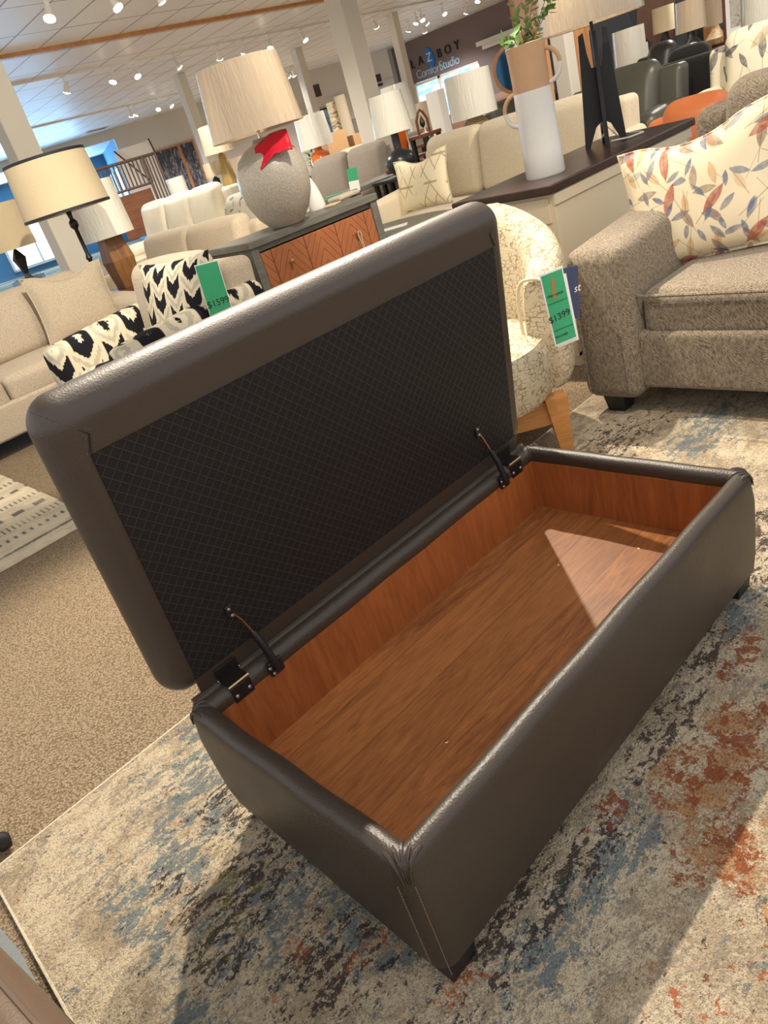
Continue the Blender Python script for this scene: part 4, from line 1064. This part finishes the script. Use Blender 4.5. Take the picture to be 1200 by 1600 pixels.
# end table and acacia lamp right of the left sofa
E1 = on(190, 445, 6.9, 0)
table('end_table', 'round-cornered brown end table under the acacia wood lamp', E1[0], E1[1], .57, .48, .48, 'walnut', 'black_metal', 0, .04)
shade_lamp('table_lamp', 'tapered acacia wood lamp with tall off-white shade behind the floor lamp', 152, 330, 6.9, 84, 80, .57,
           [(.05, 0), (.11, 0), (.145, .55), (.11, 1), (.03, 1)], 'acacia', 'shade_white', square=True, neck='black_metal')
# table and things at the left edge
E2 = on(40, 436, 6.9, 0)
table('sofa_table', 'reddish brown table at the left edge carrying ribbed vases', E2[0]-.22, E2[1]-.10, .62, 1.2, .72, 'walnut', 'walnut', 0, .05)
shade_lamp('table_lamp', 'lamp with black stacked-diamond base and cream shade at the left edge', 6, 356, 6.95, 72, 66, .62,
           [(.06, 0), (.07, .05), (.02, .2), (.06, .45), (.02, .6), (.06, .85), (.012, 1)], 'black', 'shade_cream', square=True, neck='black_metal')
def ribbed(label, px, py, D, z, r, h, mat, group=None):
    t = thing('ribbed_vase', label, 'vase', on(px, py, D, z)); mb = MB(); n = 48; rings = []
    for (q, zz) in ((.8, 0), (.85, .04*h), (1, .7*h), (1.02, h), (.93, h), (.88, .5*h)):
        rings.append([mb.b.verts.new((q*r*(1+.035*(k % 2))*math.cos(2*PI*k/n), q*r*(1+.035*(k % 2))*math.sin(2*PI*k/n), zz)) for k in range(n)])
    for A, B in zip(rings, rings[1:]):
        for k in range(n): mb.b.faces.new((A[k], A[(k+1) % n], B[(k+1) % n], B[k]))
    mb.b.faces.new(rings[0]); mb.b.faces.new(list(reversed(rings[-1]))); mb.build('body', mat, t, False)
M['slate_glaze'] = plain('slate_glaze', srgb(44, 56, 72), .3); M['pale_blue_glaze'] = plain('pale_blue_glaze', srgb(128, 160, 190), .3)
ribbed('dark slate ribbed vase on the reddish table at the left edge', 52, 410, 6.5, .62, .15, .22, 'slate_glaze')
ribbed('pale blue ribbed vase left of the dark slate one', 29, 405, 7.15, .62, .13, .26, 'pale_blue_glaze')
# ------------------------------------------------------------------ sofas and recliners in the middle distance
sofa('loveseat', 'oatmeal loveseat with piped back cushions behind the plain beige armchair', 'sofa', (3.22, 6.05, 0), 180, 2.2, .90, .45, .82, .60, .18, 2, 'beige2', 'track', soft=.06)
sofa('sofa', 'cream leather sofa with padded channelled back cushions behind the oatmeal loveseat', 'sofa', (4.68, 8.75, 0), 180, 2.5, .95, .48, 1.10, .66, .22, 3, 'cream_leather', 'pad', soft=.08, backr=.09)
rc = sofa('recliner', 'recliner with grey brush-stroke print left of the speckled lamp', 'armchair', (4.26, 6.5, 0), 190, .95, .85, .48, .93, .62, .2, 1, 'zigprint', 'pad', soft=.08, backr=.09)
sofa('armchair', 'small cream armchair just behind the left end of the grey dresser', 'armchair', (4.12, 5.22, 0), 190, .72, .66, .42, .66, .56, .15, 1, 'cream', 'pad', soft=.06)
sofa('sofa', 'pale grey sofa with a green card beyond the grey dresser', 'sofa', (6.30, 7.05, 0), 190, 1.6, .95, .46, .98, .62, .2, 2, 'greyfab', 'pad', soft=.07, backr=.09)
gp2 = PD(549, 263, 8.35)
g2 = thing('price_tag', 'green price card hanging on the pale grey sofa beyond the dresser', 'price tag', gp2, YAW-PI/2+R(8))
MB().box((0, 0, -.09), (.11, .002, .18), T(ry=R(6))).build('card', 'green_tag', g2, False); MB().box((.0, -.002, -.17), (.11, .002, .10), T(ry=R(6))).build('slip', 'paper', g2, False)
# dark narrow table beyond the dresser with the black ball lamp
TY = 5.62; x0, x1 = at(515, 312, .66).x, at(628, 268, .66).x
table('console_table', 'narrow dark grey console table beyond the grey dresser', (x0+x1)/2, TY+.2, .66, x1-x0+.2, .36, 'greywood', 'black_metal', 0, .05)
gd = thing('folded_leaflet', 'small green leaflet lying on the near end of the dark console table', 'leaflet', (x0+.25, TY+.15, .66), .3); MB().box((0, 0, .004), (.12, .2, .008)).build('sheet', 'green_tag', gd, False)
bp2 = PD(625, 262, 8.9)
shade_lamp('table_lamp', 'lamp with black ball base and wrapped white shade by the main column', 608, 178, 8.3, 64, 56, .66,
           [(.05, 0), (.09, .02), (.145, .18), (.16, .34), (.13, .5), (.06, .60), (.042, .62), (.040, 1)], 'black_glaze', 'shade_white', .80, neck='black')
E3 = on(640, 262, 8.3, 0)
table('side_table', 'small dark square table under the black ball lamp', on(625, 262, 8.3, 0)[0]+.02, on(625, 262, 8.3, 0)[1], .655, .5, .45, 'black', 'black_metal', 0, .03)
shade_lamp('table_lamp', 'wrapped off-white lamp shade half hidden behind the black ball lamp', 622, 162, 10.5, 52, 52, .7,
           [(.06, 0), (.07, .1), (.03, .5), (.02, 1)], 'chrome', 'shade_white', .85)
table('side_table', 'slim table behind the black ball lamp', on(622, 162, 10.5, 0)[0], on(622, 162, 10.5, 0)[1], .7, .45, .45, 'walnut', 'black_metal')
# orange lamp, tan tall lamp and their cabinets
shade_lamp('table_lamp', 'orange glazed bottle lamp with wrapped cream shade', 489, 205, 12.0, 54, 46, .80,
           [(.10, 0), (.145, .03), (.155, .5), (.135, .72), (.06, .86), (.05, 1), (.02, 1)], 'orange_glaze', 'shade_white', .9, square=False)
c_ = on(497, 268, 12.0, 0); cabinet('cabinet', 'dark brown cabinet under the orange lamp', c_[0], c_[1], 1.2, .45, .80, -.5, 'darktop', 'darktop', 3)
shade_lamp('table_lamp', 'tall olive gold tapered lamp with wrapped shade left of the big pleated one', 337, 217, 11.0, 50, 40, .82,
           [(.10, 0), (.115, .02), (.09, .55), (.05, .94), (.02, 1)], 'olive_gold', 'shade_wrap', .88)
c_ = on(350, 292, 11.1, 0); cabinet('cabinet', 'blue-grey cabinet with brown end under the olive gold lamp', c_[0]+.28, c_[1], 1.3, .45, .82, -.25, 'blue_paint', 'darktop', 3)
shade_lamp('table_lamp', 'small wrapped beige lamp on the blue-grey cabinet left of the olive gold lamp', 332, 265, 11.2, 26, 20, .82, [(.05, 0), (.05, .9), (.01, 1)], 'black', 'shade_wrap', .95)
shade_lamp('table_lamp', 'small wrapped beige lamp between the big speckled lamp and olive gold lamp', 375, 258, 13.2, 34, 24, .75, [(.06, 0), (.05, .9), (.01, 1)], 'black', 'shade_wrap', .95)
c_ = on(380, 275, 13.4, 0); cabinet('cabinet', 'dark slatted cabinet glimpsed between the two gold-toned lamps', c_[0], c_[1], 1.1, .4, .75, -.5, 'darktop', 'walnut', 3)
# metal bed frame standing upright with brown board, rail slats
bt = PD(136, 270, 12.2); bt2 = PD(243, 243, 12.6)
bf = thing('metal_bed_frame', 'brown metal loft bed frame with vertical slats behind the left lamps', 'bed frame', (bt.x, bt.y, 0), math.atan2(bt2.y-bt.y, bt2.x-bt.x))
M['bedmetal'] = plain('brown_bed_metal', srgb(92, 72, 66), .45)
BL = math.hypot(bt2.x-bt.x, bt2.y-bt.y); BZ = bt.z; BX = BL*.80
mb = MB().tube([(0, 0, BZ), (BL, 0, BZ)], .022, 8); mb.build('top_rail', 'bedmetal', bf)
MB().tube([(0, 0, BZ-.36), (BX, 0, BZ-.36)], .018, 8).build('lower_rail', 'bedmetal', bf)
for i in range(15): MB().tube([(.02+BX*i/14, 0, BZ-.36), (.02+BX*i/14, 0, BZ)], .012, 6).build('slat', 'bedmetal', bf)
for x in (0, BX, BL): MB().tube([(x, 0, 0), (x, 0, BZ)], .022, 8).build('post', 'bedmetal', bf)
for i in range(1, 4): MB().tube([(BX+(BL-BX)*i/4, 0, .3), (BX+(BL-BX)*i/4, 0, BZ)], .012, 6).build('slat', 'bedmetal', bf)
MB().tube([(BX, 0, .95), (BL, 0, .95)], .018, 8).build('lower_rail', 'bedmetal', bf)
MB().box((BX*.60, .06, BZ-.36-.36), (BX*.72, .05, .60), None, .006).build('board', 'brownboard', bf, False)
for zz in (.55, .38): MB().tube([(0, 0, zz), (BX, 0, zz)], .016, 8).build('lower_rail', 'bedmetal', bf)
for i in range(13): MB().tube([(.05+BX*i/13, 0, .38), (.05+BX*i/13, 0, .55)], .010, 6).build('slat', 'bedmetal', bf)
dl = PD(212, 245, 14.5)
wd_ = thing('white_board', 'white tilted panel with thin black stays behind the metal bed frame', 'panel', (dl.x, dl.y, 0), YAW-PI/2+R(12))
MB().box((0, 0, 1.45), (.62, .05, 1.15)).build('panel', 'white', wd_, False)
MB().tube([(-.31, -.06, 2.02), (.1, -.10, 1.4)], .012, 5).build('stay', 'black', wd_); MB().tube([(.31, -.06, 2.05), (.36, -.1, 1.5)], .012, 5).build('stay', 'black', wd_)
for sx in (-.28, .28): MB().box((sx, .03, .45), (.04, .04, .9)).build('leg', 'white', wd_, False)
shade_lamp('table_lamp', 'small wrapped white square lamp in front of the dark reed painting', 277, 291, 11.9, 29, 25, .80, [(.05, 0), (.012, .15), (.012, .9), (.01, 1)], 'black', 'shade_white', .97, square=True)
c_ = on(277, 325, 11.9, 0); table('side_table', 'dark slim table under the small wrapped white lamp', c_[0], c_[1], .80, .5, .4, 'black', 'black_metal')
# paintings on the far wall
def wall_art(name, label, a, b, mat, fmat='pine', ft=.04, mt=WT, y=-.03, cat='painting', mat_border=None):
    p = onw((a[0]+b[0])/2, (a[1]+b[1])/2); 
    return p
def art_far(label, px, py, wd, ht, mat, fmat='pine', ft=.05, mullion=False):
    p = onw(px, py); w_ = WT @ Vector((p.x, -.03, p.z))
    t = thing('painting', label, 'painting', w_, WANG)
    mb = MB()
    for sx in (-1, 1): mb.box((sx*(wd/2), 0, 0), (ft, .05, ht+ft))
    for sz in (-1, 1): mb.box((0, 0, sz*ht/2), (wd, .05, ft))
    mb.build('frame', fmat, t, False); MB().box((0, 0, 0), (wd, .03, ht)).build('canvas', mat, t, False); return t
art_far('large dark reed painting in thin gold frame, left of the pair on the far wall', 268, 272, 1.0, 1.45, 'art_dark')
art_far('tall dark painting partly behind a column, right of the dark reed painting', 304, 262, .46, 1.5, 'art_dark')
art_far('blue sky and reeds painting in a dark frame above the rolled rugs', 524, 198, .85, 1.2, 'art_blue', 'black')
for n_, (px, py) in enumerate(((494, 142), (590, 126))):
    p = onw(px, py); w_ = WT @ Vector((p.x, -.02, p.z)) 
    t = thing('air_vent', ('brown louvred air vent high on the far wall left of the main column', 'brown louvred air vent seen right of the main column')[n_], 'vent', w_, WANG)
    MB().box((0, .02, 0), (.30, .03, .36)).build('frame', 'bedmetal', t, False)
    for i in range(7): MB().box((0, 0, -.14+.047*i), (.26, .02, .018), None).build('slat', 'black_metal', t, False)
# rolled rugs and cardboard boxes at the far middle
rl = []
for i, (px, D, h, r_, lab) in enumerate(((598-100, 15.5, 1.5, .10, 'short grey patterned rug roll, leftmost by the far wall'), (510, 15.2, 1.45, .11, 'beige patterned rug roll right of the short grey one'), (539, 15.0, 1.75, .11, 'tallest rug roll with a yellow flower pattern'),
                                     (553, 14.8, 1.80, .10, 'cream rug roll with black dots right of the yellow one'), (570-12, 15.4, 1.4, .14, 'thick grey rug roll left of the main column'))):
    c_ = on(px, 235, D, 0); t = thing('rolled_rug', lab, 'rolled rug', c_)
    MB().lathe([(.0001, 0), (r_, 0), (r_, h), (.02, h), (.02, h-.02)], 20, cap=False).build('roll', ('rolled', 'rolled', 'floral', 'cream', 'greyfab')[i], t)
for px, py, D, s_, lab in ((564, 222, 14.3, .36, 'brown cardboard box stacked behind the pale sofa near the column'), (522, 222, 14.2, .38, 'wide kraft box left of the cardboard box by the column')):
    z = zat(px, py, D); c_ = on(px, py, D, 0); t = thing('cardboard_box', lab, 'box', c_, -.4)
    MB().box((0, 0, z/2), (s_, .35, z+.3), None, .004).build('carton', 'cardboard', t, False); MB().box((0, 0, z+.151), (s_*.12, .352, .002)).build('tape', 'paper', t, False)
c_ = on(503, 245, 16.4, 0); pl = sprig('bushy green potted tree behind the orange lamp', (c_[0], c_[1], .2), [wv(.3*math.cos(a), .3*math.sin(a), 1.0+.25*math.sin(a*3)) for a in [k*PI/6 for k in range(12)]], 9, 26, .14, .05, 'leaf', 'potted_tree')
MB().lathe([(.0001, -.2), (.14, -.2), (.18, .15), (.0001, .13)], 20, cap=False).build('pot', 'black', pl)
sofa('sofa', 'low beige sofa in front of the rolled rugs', 'sofa', (*on(566, 262, 13.1, 0)[:2], 0), 195, 1.45, .9, .46, .95, .6, .2, 2, 'cream', 'pad', soft=.07)
# behind the cream three-seat sofa: lamps and seating towards the sign wall
shade_lamp('table_lamp', 'lamp with woven basket base and large wrapped white shade right of the sign', 735, 148, 7.5, 74, 62, .74, [(.10, 0), (.11, .1), (.12, .75), (.08, .95), (.03, 1)], 'cushion_wovn', 'shade_white', .95)
c_ = on(735, 205, 7.55, 0); table('sofa_table', 'brown table behind the cream sofa under the woven lamp', c_[0], c_[1], .74, .42, .95, 'walnut', 'walnut')
shade_lamp('table_lamp', 'wrapped beige rectangular shade lamp left of the woven lamp', 659, 180, 11.2, 46, 34, .78, [(.05, 0), (.06, .4), (.02, 1)], 'chrome', 'shade_wrap', .97)
c_ = on(659, 215, 11.2, 0); table('side_table', 'small table under the wrapped beige lamp left of the woven lamp', c_[0], c_[1], .78, .36, .36, 'walnut', 'black_metal')
sofa('sofa', 'grey-beige sofa beyond the black ball lamp, facing away', 'sofa', (8.6, 7.35, 0), 10, 1.0, .9, .46, .95, .6, .2, 2, 'greyfab', 'pad')
c_ = on(690, 195, 9.7, 0); pd_ = thing('white_pedestal', 'white square pedestal standing left of the woven lamp', 'pedestal', c_, .2); MB().box((0, 0, .66), (.17, .17, 1.32), None, .01).build('column', 'white', pd_, False); MB().box((0, 0, .03), (.22, .22, .06)).build('plinth', 'white', pd_, False)
c_ = on(664, 210, 8.9, .95); hs = thing('arch_sculpture', 'small dark arch sculpture with a bird figure beside the white pedestal', 'sculpture', c_, YAW-PI/2)
MB().tube([(-.06, 0, -.0), (-.06, 0, .13), (-.03, 0, .20), (0, 0, .23), (.03, 0, .20), (.06, 0, .13), (.06, 0, 0)], .014, 8).build('arch', 'walnut', hs); MB().lathe([(.0001, .05), (.028, .08), (.03, .11), (.012, .15), (.0001, .18)], 12, cap=False).build('figure', 'black', hs)
table('side_table', 'dark tall stand under the arch sculpture', c_[0], c_[1], .95, .26, .26, 'walnut', 'black_metal')
c_ = on(630, 235, 9.0, 0); oc = thing('orange_vase', 'tall orange vase just behind the black ball lamp', 'vase', (c_[0], c_[1], .70)); MB().lathe([(.0001, 0), (.06, 0), (.075, .2), (.08, .42), (.06, .44), (.0001, .40)], 20, cap=False).build('body', 'orange_glaze', oc)
table('side_table', 'small brown table under the orange vase', c_[0], c_[1], .70, .35, .35, 'walnut', 'black_metal')
sofa('sofa', 'brown leather sofa under the sign wall behind the woven lamp', 'sofa', (*on(755, 180, 12.9, 0)[:2], 0), 185, 2.0, .95, .5, 1.05, .68, .22, 2, 'skin_print', 'pad', soft=.08)
sofa('recliner', 'olive green leather recliner left of the two-tone jug', 'armchair', (*on(800, 185, 8.75, 0)[:2], 0), 190, 1.2, .95, .5, 1.0, .66, .22, 1, 'green_leather', 'pad', soft=.08, backr=.09)
# round mirror and wood posts
mp = PD(806, 106, 9.3)
mr = thing('wall_mirror', 'round wood-rimmed mirror left of the jug against a display panel', 'mirror', mp, YAW-PI/2-R(12))
MB().lathe([(.215, -.02), (.25, -.02), (.25, .02), (.215, .02), (.215, -.02)], 48, cap=False, mt=T(rx=PI/2)).build('rim', 'pine', mr)
MB().lathe([(.0001, -.01), (.215, -.01), (.215, .008), (.0001, .008)], 48, cap=False, mt=T(rx=PI/2)).build('glass', 'mirror_glass', mr)
MB().box((0, .05, -mp.z/2-.0), (.10, .05, mp.z)).build('stand', 'pine', mr, False)
for px, py, D, wd, zt, lab, m_ in ((832, 60, 9.7, .30, 2.02, 'pinkish tan display board rising behind the jug leaves', 'pinkboard'), (847, 90, 7.55, .10, 1.5, 'slim wooden post right behind the jug neck', 'pine'), (902, 85, 8.6, .16, 1.62, 'wooden display post left of the forked lamp base', 'pine'), (918, 78, 9.3, .12, 1.66, 'wooden display post right behind the forked lamp base', 'pine')):
    M.setdefault('pinkboard', plain('pink_tan_board', srgb(196, 152, 128), .7, var=.05))
    c_ = on(px, py, D, 0); t = thing('display_post', lab, 'post', c_, YAW-PI/2); MB().box((0, 0, zt/2), (wd, .08, zt), None, .004).build('shaft', m_, t, False); MB().box((0, 0, .02), (wd+.06, .14, .04)).build('foot_plate', m_, t, False)
# big photo panel, display wall, lamps at the top right
pp = PD(1010, 60, 11.2); PW = YAW-PI/2-R(32)
dw_ = thing('display_wall', 'dark freestanding display wall behind the leather recliners at top right', 'display wall', (pp.x, pp.y, 0), PW)
M['displaygrey'] = plain('display_grey', srgb(76, 84, 90), .8)
MB().box((.9, .06, 1.1), (5.0, .10, 2.2)).build('panel', 'displaygrey', dw_, False)
for x in (-1.5, .72, 2.0): MB().box((x, -.02, 1.1), (.16, .10, 2.2), None, .004).build('stud', 'pine', dw_, False)
po = thing('boot_poster', 'large photo poster of denim legs and brown boots on the display wall', 'poster', (pp.x, pp.y, 1.30), PW)
MB().box((-.15, -.012, 0), (1.45, .012, 1.7)).build('sheet', 'displaygrey', po, False)
MB().prism([(-.85, -.45), (-.84, .35), (-.55, .48), (-.25, .30), (-.08, -.05), (.10, -.20), (.05, -.5), (-.4, -.6)], .012, T((0, -.024, 0))).build('denim_leg', 'denim', po, False)
MB().prism([(-.10, -.02), (.02, .8), (.34, .82), (.36, .05), (.28, -.3), (.12, -.55), (-.02, -.5), (.06, -.2)], .012, T((0, -.026, 0))).build('boot', 'skin_print', po, False)
xw = Matrix.Rotation(PW, 3, 'Z')
def wallat(x, y, z): v = Vector((pp.x, pp.y, 0))+xw @ Vector((x, y, 0)); return (v.x, v.y, z)
PDZ = {}
for i, (px, py, D, wp, hp, zt, bm_, sm_, lab) in enumerate((
    (984, 78, 9.7, 50, 58, .80, 'white', 'shade_white', 'wrapped white drum lamp seen right of the forked black boards'),
    (1001, 92, 10.2, 26, 40, .80, 'white', 'shade_white', 'narrow wrapped white lamp tucked right of the white drum lamp'),
    (1037, 30, 10.75, 34, 34, .86, 'black', 'shade_cream', 'small plain beige lamp before the boot poster'),
    (1078, 24, 9.7, 46, 42, .86, 'black_glaze', 'shade_wrap', 'wrapped beige lamp with dark bottle base at top right'),
    (1117, 18, 10.6, 36, 36, .86, 'cushion_wovn', 'shade_wrap', 'wrapped lamp with pierced pale base left of the framed print'),
    (1188, 28, 8.8, 56, 70, .80, 'white', 'shade_white', 'large pale lamp shade at the top right corner'))):
    t = shade_lamp('table_lamp', lab, px, py, D, wp, hp, zt, [(.06, 0), (.11, .15), (.12, .4), (.05, .75), (.03, 1)], bm_, sm_, .95)
    c_ = on(px, py, D, 0)
    table('side_table', 'small dark table under the '+lab.split(' seen')[0].split(' tucked')[0].split(' before')[0].split(' at ')[0].split(' left of')[0], c_[0], c_[1], zt, .42, .42, 'walnut', 'black_metal')
fpx = PD(1152, 28, 9.8); pr = thing('framed_print', 'misty shore print in white mount and copper frame at top right', 'picture', (fpx.x, fpx.y, fpx.z), YAW-PI/2-R(8))
mb = MB()
for sx in (-1, 1): mb.box((sx*.13, 0, 0), (.02, .03, .52))
for sz in (-1, 1): mb.box((0, 0, sz*.25), (.28, .03, .02))
mb.build('frame', 'walnut', pr, False); MB().box((0, .004, 0), (.26, .012, .50)).build('mount', 'paper', pr, False); MB().box((.01, -.004, .06), (.16, .008, .26)).build('print', 'art_beige', pr, False)
MB().box((0, .03, -.25-fpx.z/2+.13), (.26, .03, fpx.z-.24)).build('easel', 'walnut', pr, False)
# leather seats on the right, beyond the sideboard
gx = (5.9, 3.05)
sofa('recliner', 'dark olive leather recliner with rounded back behind the forked lamp', 'armchair', (gx[0], gx[1], 0), 185, 1.15, .90, .46, .98, .66, .24, 1, 'green_leather', 'pad', soft=.09, backr=.09, lean=.2)
gx = on(1068, 205, 5.45, 0)
sofa('armchair', 'tan orange leather armchair just right of the sideboard end', 'armchair', (4.38, 1.66, 0), 185, .80, .76, .42, .76, .62, .2, 1, 'orange_leather', 'pad', soft=.08, backr=.08)
gx = on(1092, 125, 8.15, 0)
sofa('recliner', 'black cloth-backed recliner in front of the small lamps', 'armchair', (gx[0], gx[1], 0), 5, .80, .78, .48, .98, .66, .22, 1, 'black_leather', 'pad', soft=.08, bmat='black_cloth', lean=.05)
gx = on(1024, 100, 9.0, 0)
sofa('recliner', 'black leather recliner with puffy headrest left of the cloth-backed one', 'armchair', (gx[0], gx[1], 0), 185, .74, .74, .5, 1.06, .66, .22, 1, 'black_leather', 'pad', soft=.08, backr=.09)
gx = on(1168, 100, 7.0, 0)
sofa('armchair', 'cream wing armchair with grey leaf print at the right', 'armchair', (gx[0], gx[1], 0), 188, .82, .8, .46, 1.0, .66, .2, 1, 'floral2', 'pad', soft=.08, backr=.08)
tg = PD(1117, 92, 7.75); t = thing('price_tag', 'white hang tag with a yellow spot on the black recliner', 'price tag', tg, YAW-PI/2); MB().box((0, 0, -.11), (.07, .002, .22), T(ry=R(-4))).build('card', 'paper', t, False)
M['yellow'] = plain('yellow', srgb(244, 206, 40), .5); MB().box((.01, -.002, -.08), (.04, .002, .06)).build('sticker', 'yellow', t, False); MB().box((0, -.002, -.02), (.068, .002, .06), T(ry=R(-4))).build('header', 'black', t, False)
# extra mid lamps and small furniture left of centre
# ------------------------------------------------------------------ bottom corners
ch = thing('lounge_chair', 'taupe leather chair edge over a blue-grey ribbed side panel at the bottom left', 'chair', (-.782, .03, 0), R(8.5))
MB().rbox((.09, .03, .35), (.64, 1.10, .12), .04, (.01, .01, .02), m=6, seg=4).build('seat', 'taupe_leather', ch)
MB().rbox((-.736, .16, .15), (.60, 1.10, .24), .03, mt=T((-.782, .03, 0), rz=R(8.5)).inverted()).build('side_panel', 'bluegrey', ch)
MB().tube([(.394, -.45, .406), (.394, .50, .406)], .004, 6).build('piping', 'stitch', ch)
MB().rbox((-.22, -.13, .56), (.12, .70, .42), .05, m=5).build('backrest', 'taupe_leather', ch)
for sy in (-1, 1): MB().tube([(.2, .1+sy*.3, .0), (.2, .1+sy*.3, .06)], .03, 10).build('leg', 'black', ch)
st_ = thing('stool', 'black rubber foot of a stool at the left edge of the carpet', 'stool', (-.708, 1.115, 0))
MB().tube([(.347, -.085, .022), (.335, -.085, .026), (.31, -.08, .05), (.05, 0, .32)], [.016, .022, .020, .016], 14).build('leg', 'black', st_); MB().tube([(-.25, -.2, .018), (-.03, 0, .32)], .018, 10).build('leg', 'black', st_); MB().tube([(-.25, .2, .018), (-.03, 0, .32)], .018, 10).build('leg', 'black', st_)
MB().lathe([(.0001, .31), (.10, .31), (.11, .33), (.11, .37), (.0001, .38)], 24, cap=False).build('seat', 'taupe_leather', st_)
sh = thing('shoe', 'brown leather shoe toe with stitched welt at the bottom right edge', 'shoe', (.485, -.385, .012), R(-27))
M['tanwelt'] = plain('tan_welt', srgb(186, 132, 78), .6)
def outline(a, b, n=28): return [(a*(abs(math.cos(t))**.9)*(1 if math.cos(t) > 0 else -1), b*(abs(math.sin(t))**.8)*(1 if math.sin(t) > 0 else -1)) for t in [2*PI*k/n for k in range(n)]]
mb = MB(); rings = [[mb.b.verts.new((x*q, y*q, z)) for x, y in outline(.150, .052)] for q, z in ((1, 0), (1.02, .004), (1.02, .018), (.98, .022))]
for A, B in zip(rings, rings[1:]):
    for k in range(28): mb.b.faces.new((A[k], A[(k+1) % 28], B[(k+1) % 28], B[k]))
mb.b.faces.new(rings[0]); mb.b.faces.new(list(reversed(rings[-1]))); mb.build('sole', 'tanwelt', sh)
mb = MB()
for x, y in outline(.147, .050, 60): mb.box((x, y, .0232), (.0032, .0032, .0016))
mb.build('welt_stitching', 'rope', sh)
mb = MB(); rings = []
for q, z in ((.93, .022), (.95, .035), (.90, .055), (.74, .075), (.62, .10), (.56, .12), (.50, .12), (.45, .07)):
    rings.append([mb.b.verts.new((x*q+(.0 if z < .05 else (z-.05)*.75), y*(q if z < .06 else max(q, .66)), z)) for x, y in outline(.150, .052)])
for A, B in zip(rings, rings[1:]):
    for k in range(28): mb.b.faces.new((A[k], A[(k+1) % 28], B[(k+1) % 28], B[k]))
mb.b.faces.new(list(reversed(rings[-1]))); mb.build('upper', 'taupe_leather', sh)

# ------------------------------------------------------------------ ceiling: track spots, all with their own bulbs
def make_spot():
    t = thing('track_spotlight', 'spotlight', 'spotlight', (0, 0, 0))
    MB().box((0, 0, -.012), (.10, .03, .024)).build('adapter', 'white', t, False)
    MB().tube([(0, 0, -.02), (0, 0, -.10)], .010, 8).build('stem', 'white', t)
    h = MB().lathe([(.0001, .07), (.030, .07), (.034, .02), (.044, -.05), (.062, -.10), (.058, -.10), (.040, -.05)], 20, cap=False).build('head', 'white', t, loc=(0, 0, -.15), rot=(R(24), R(12), 0))
    MB().lathe([(.0001, -.108), (.030, -.106), (.050, -.097), (.060, -.088), (.0001, -.082)], 16, cap=False).build('bulb', 'bulb', h)
    return t
ORD = ('first', 'second', 'third', 'fourth', 'fifth', 'sixth', 'seventh', 'eighth', 'ninth', 'tenth', 'eleventh')
ms = make_spot(); first = True; cnt = 0
rows = ((8.05, 'nearest track, top left', [(80, 28), (180, 13), (250, 4), (306, -6)]),
        (12.7, 'second track from the camera', [(107, 143), (179, 128), (215, 124), (279, 110), (345, 96), (385, 86), (425, 80), (477, 70), (527, 66)]),
        (18.2, 'third track over the far seating', [(208, 186), (216, 183), (250, 176), (267, 168), (324, 158), (372, 145), (380, 141), (443, 130), (452, 126), (460, 122)]),
        (10.9, 'track between the main column and sign wall', [(588, 45), (640, 50), (652, 38), (660, 34), (666, 40), (664, 52), (730, 22), (748, 4), (694, 24)]))
for yy, lab, pts in rows:
    for i, (px, py) in enumerate(pts):
        d = ray(px, py); tt = (CEIL-.26-CAM[2])/d[2]
        P_ = Vector(CAM+d*tt); x_ = CAM[0]+(yy-CAM[1])/d[1]*d[0]
        o = ms if first else copy_tree(ms); first = False
        o.location = (x_, yy, CEIL-.03) if yy != 10.9 else (P_.x, P_.y, CEIL-.01); o.rotation_euler = (0, 0, (i*1.3+yy) % 6.28)
        o['label'] = ORD[i]+' spotlight from the left on the '+lab; o['group'] = 'spotlights on the '+lab; cnt += 1
sp = at(150, 202, CEIL); t = thing('ceiling_vent', 'dark slot vent in the ceiling near the blue side room', 'vent', (sp.x, sp.y, CEIL-.01)); MB().box((0, 0, 0), (.7, .25, .02)).build('frame', 'white', t, False)
for i in range(5): MB().box((0, -.09+.045*i, -.012), (.62, .022, .008)).build('slat', 'black', t, False)
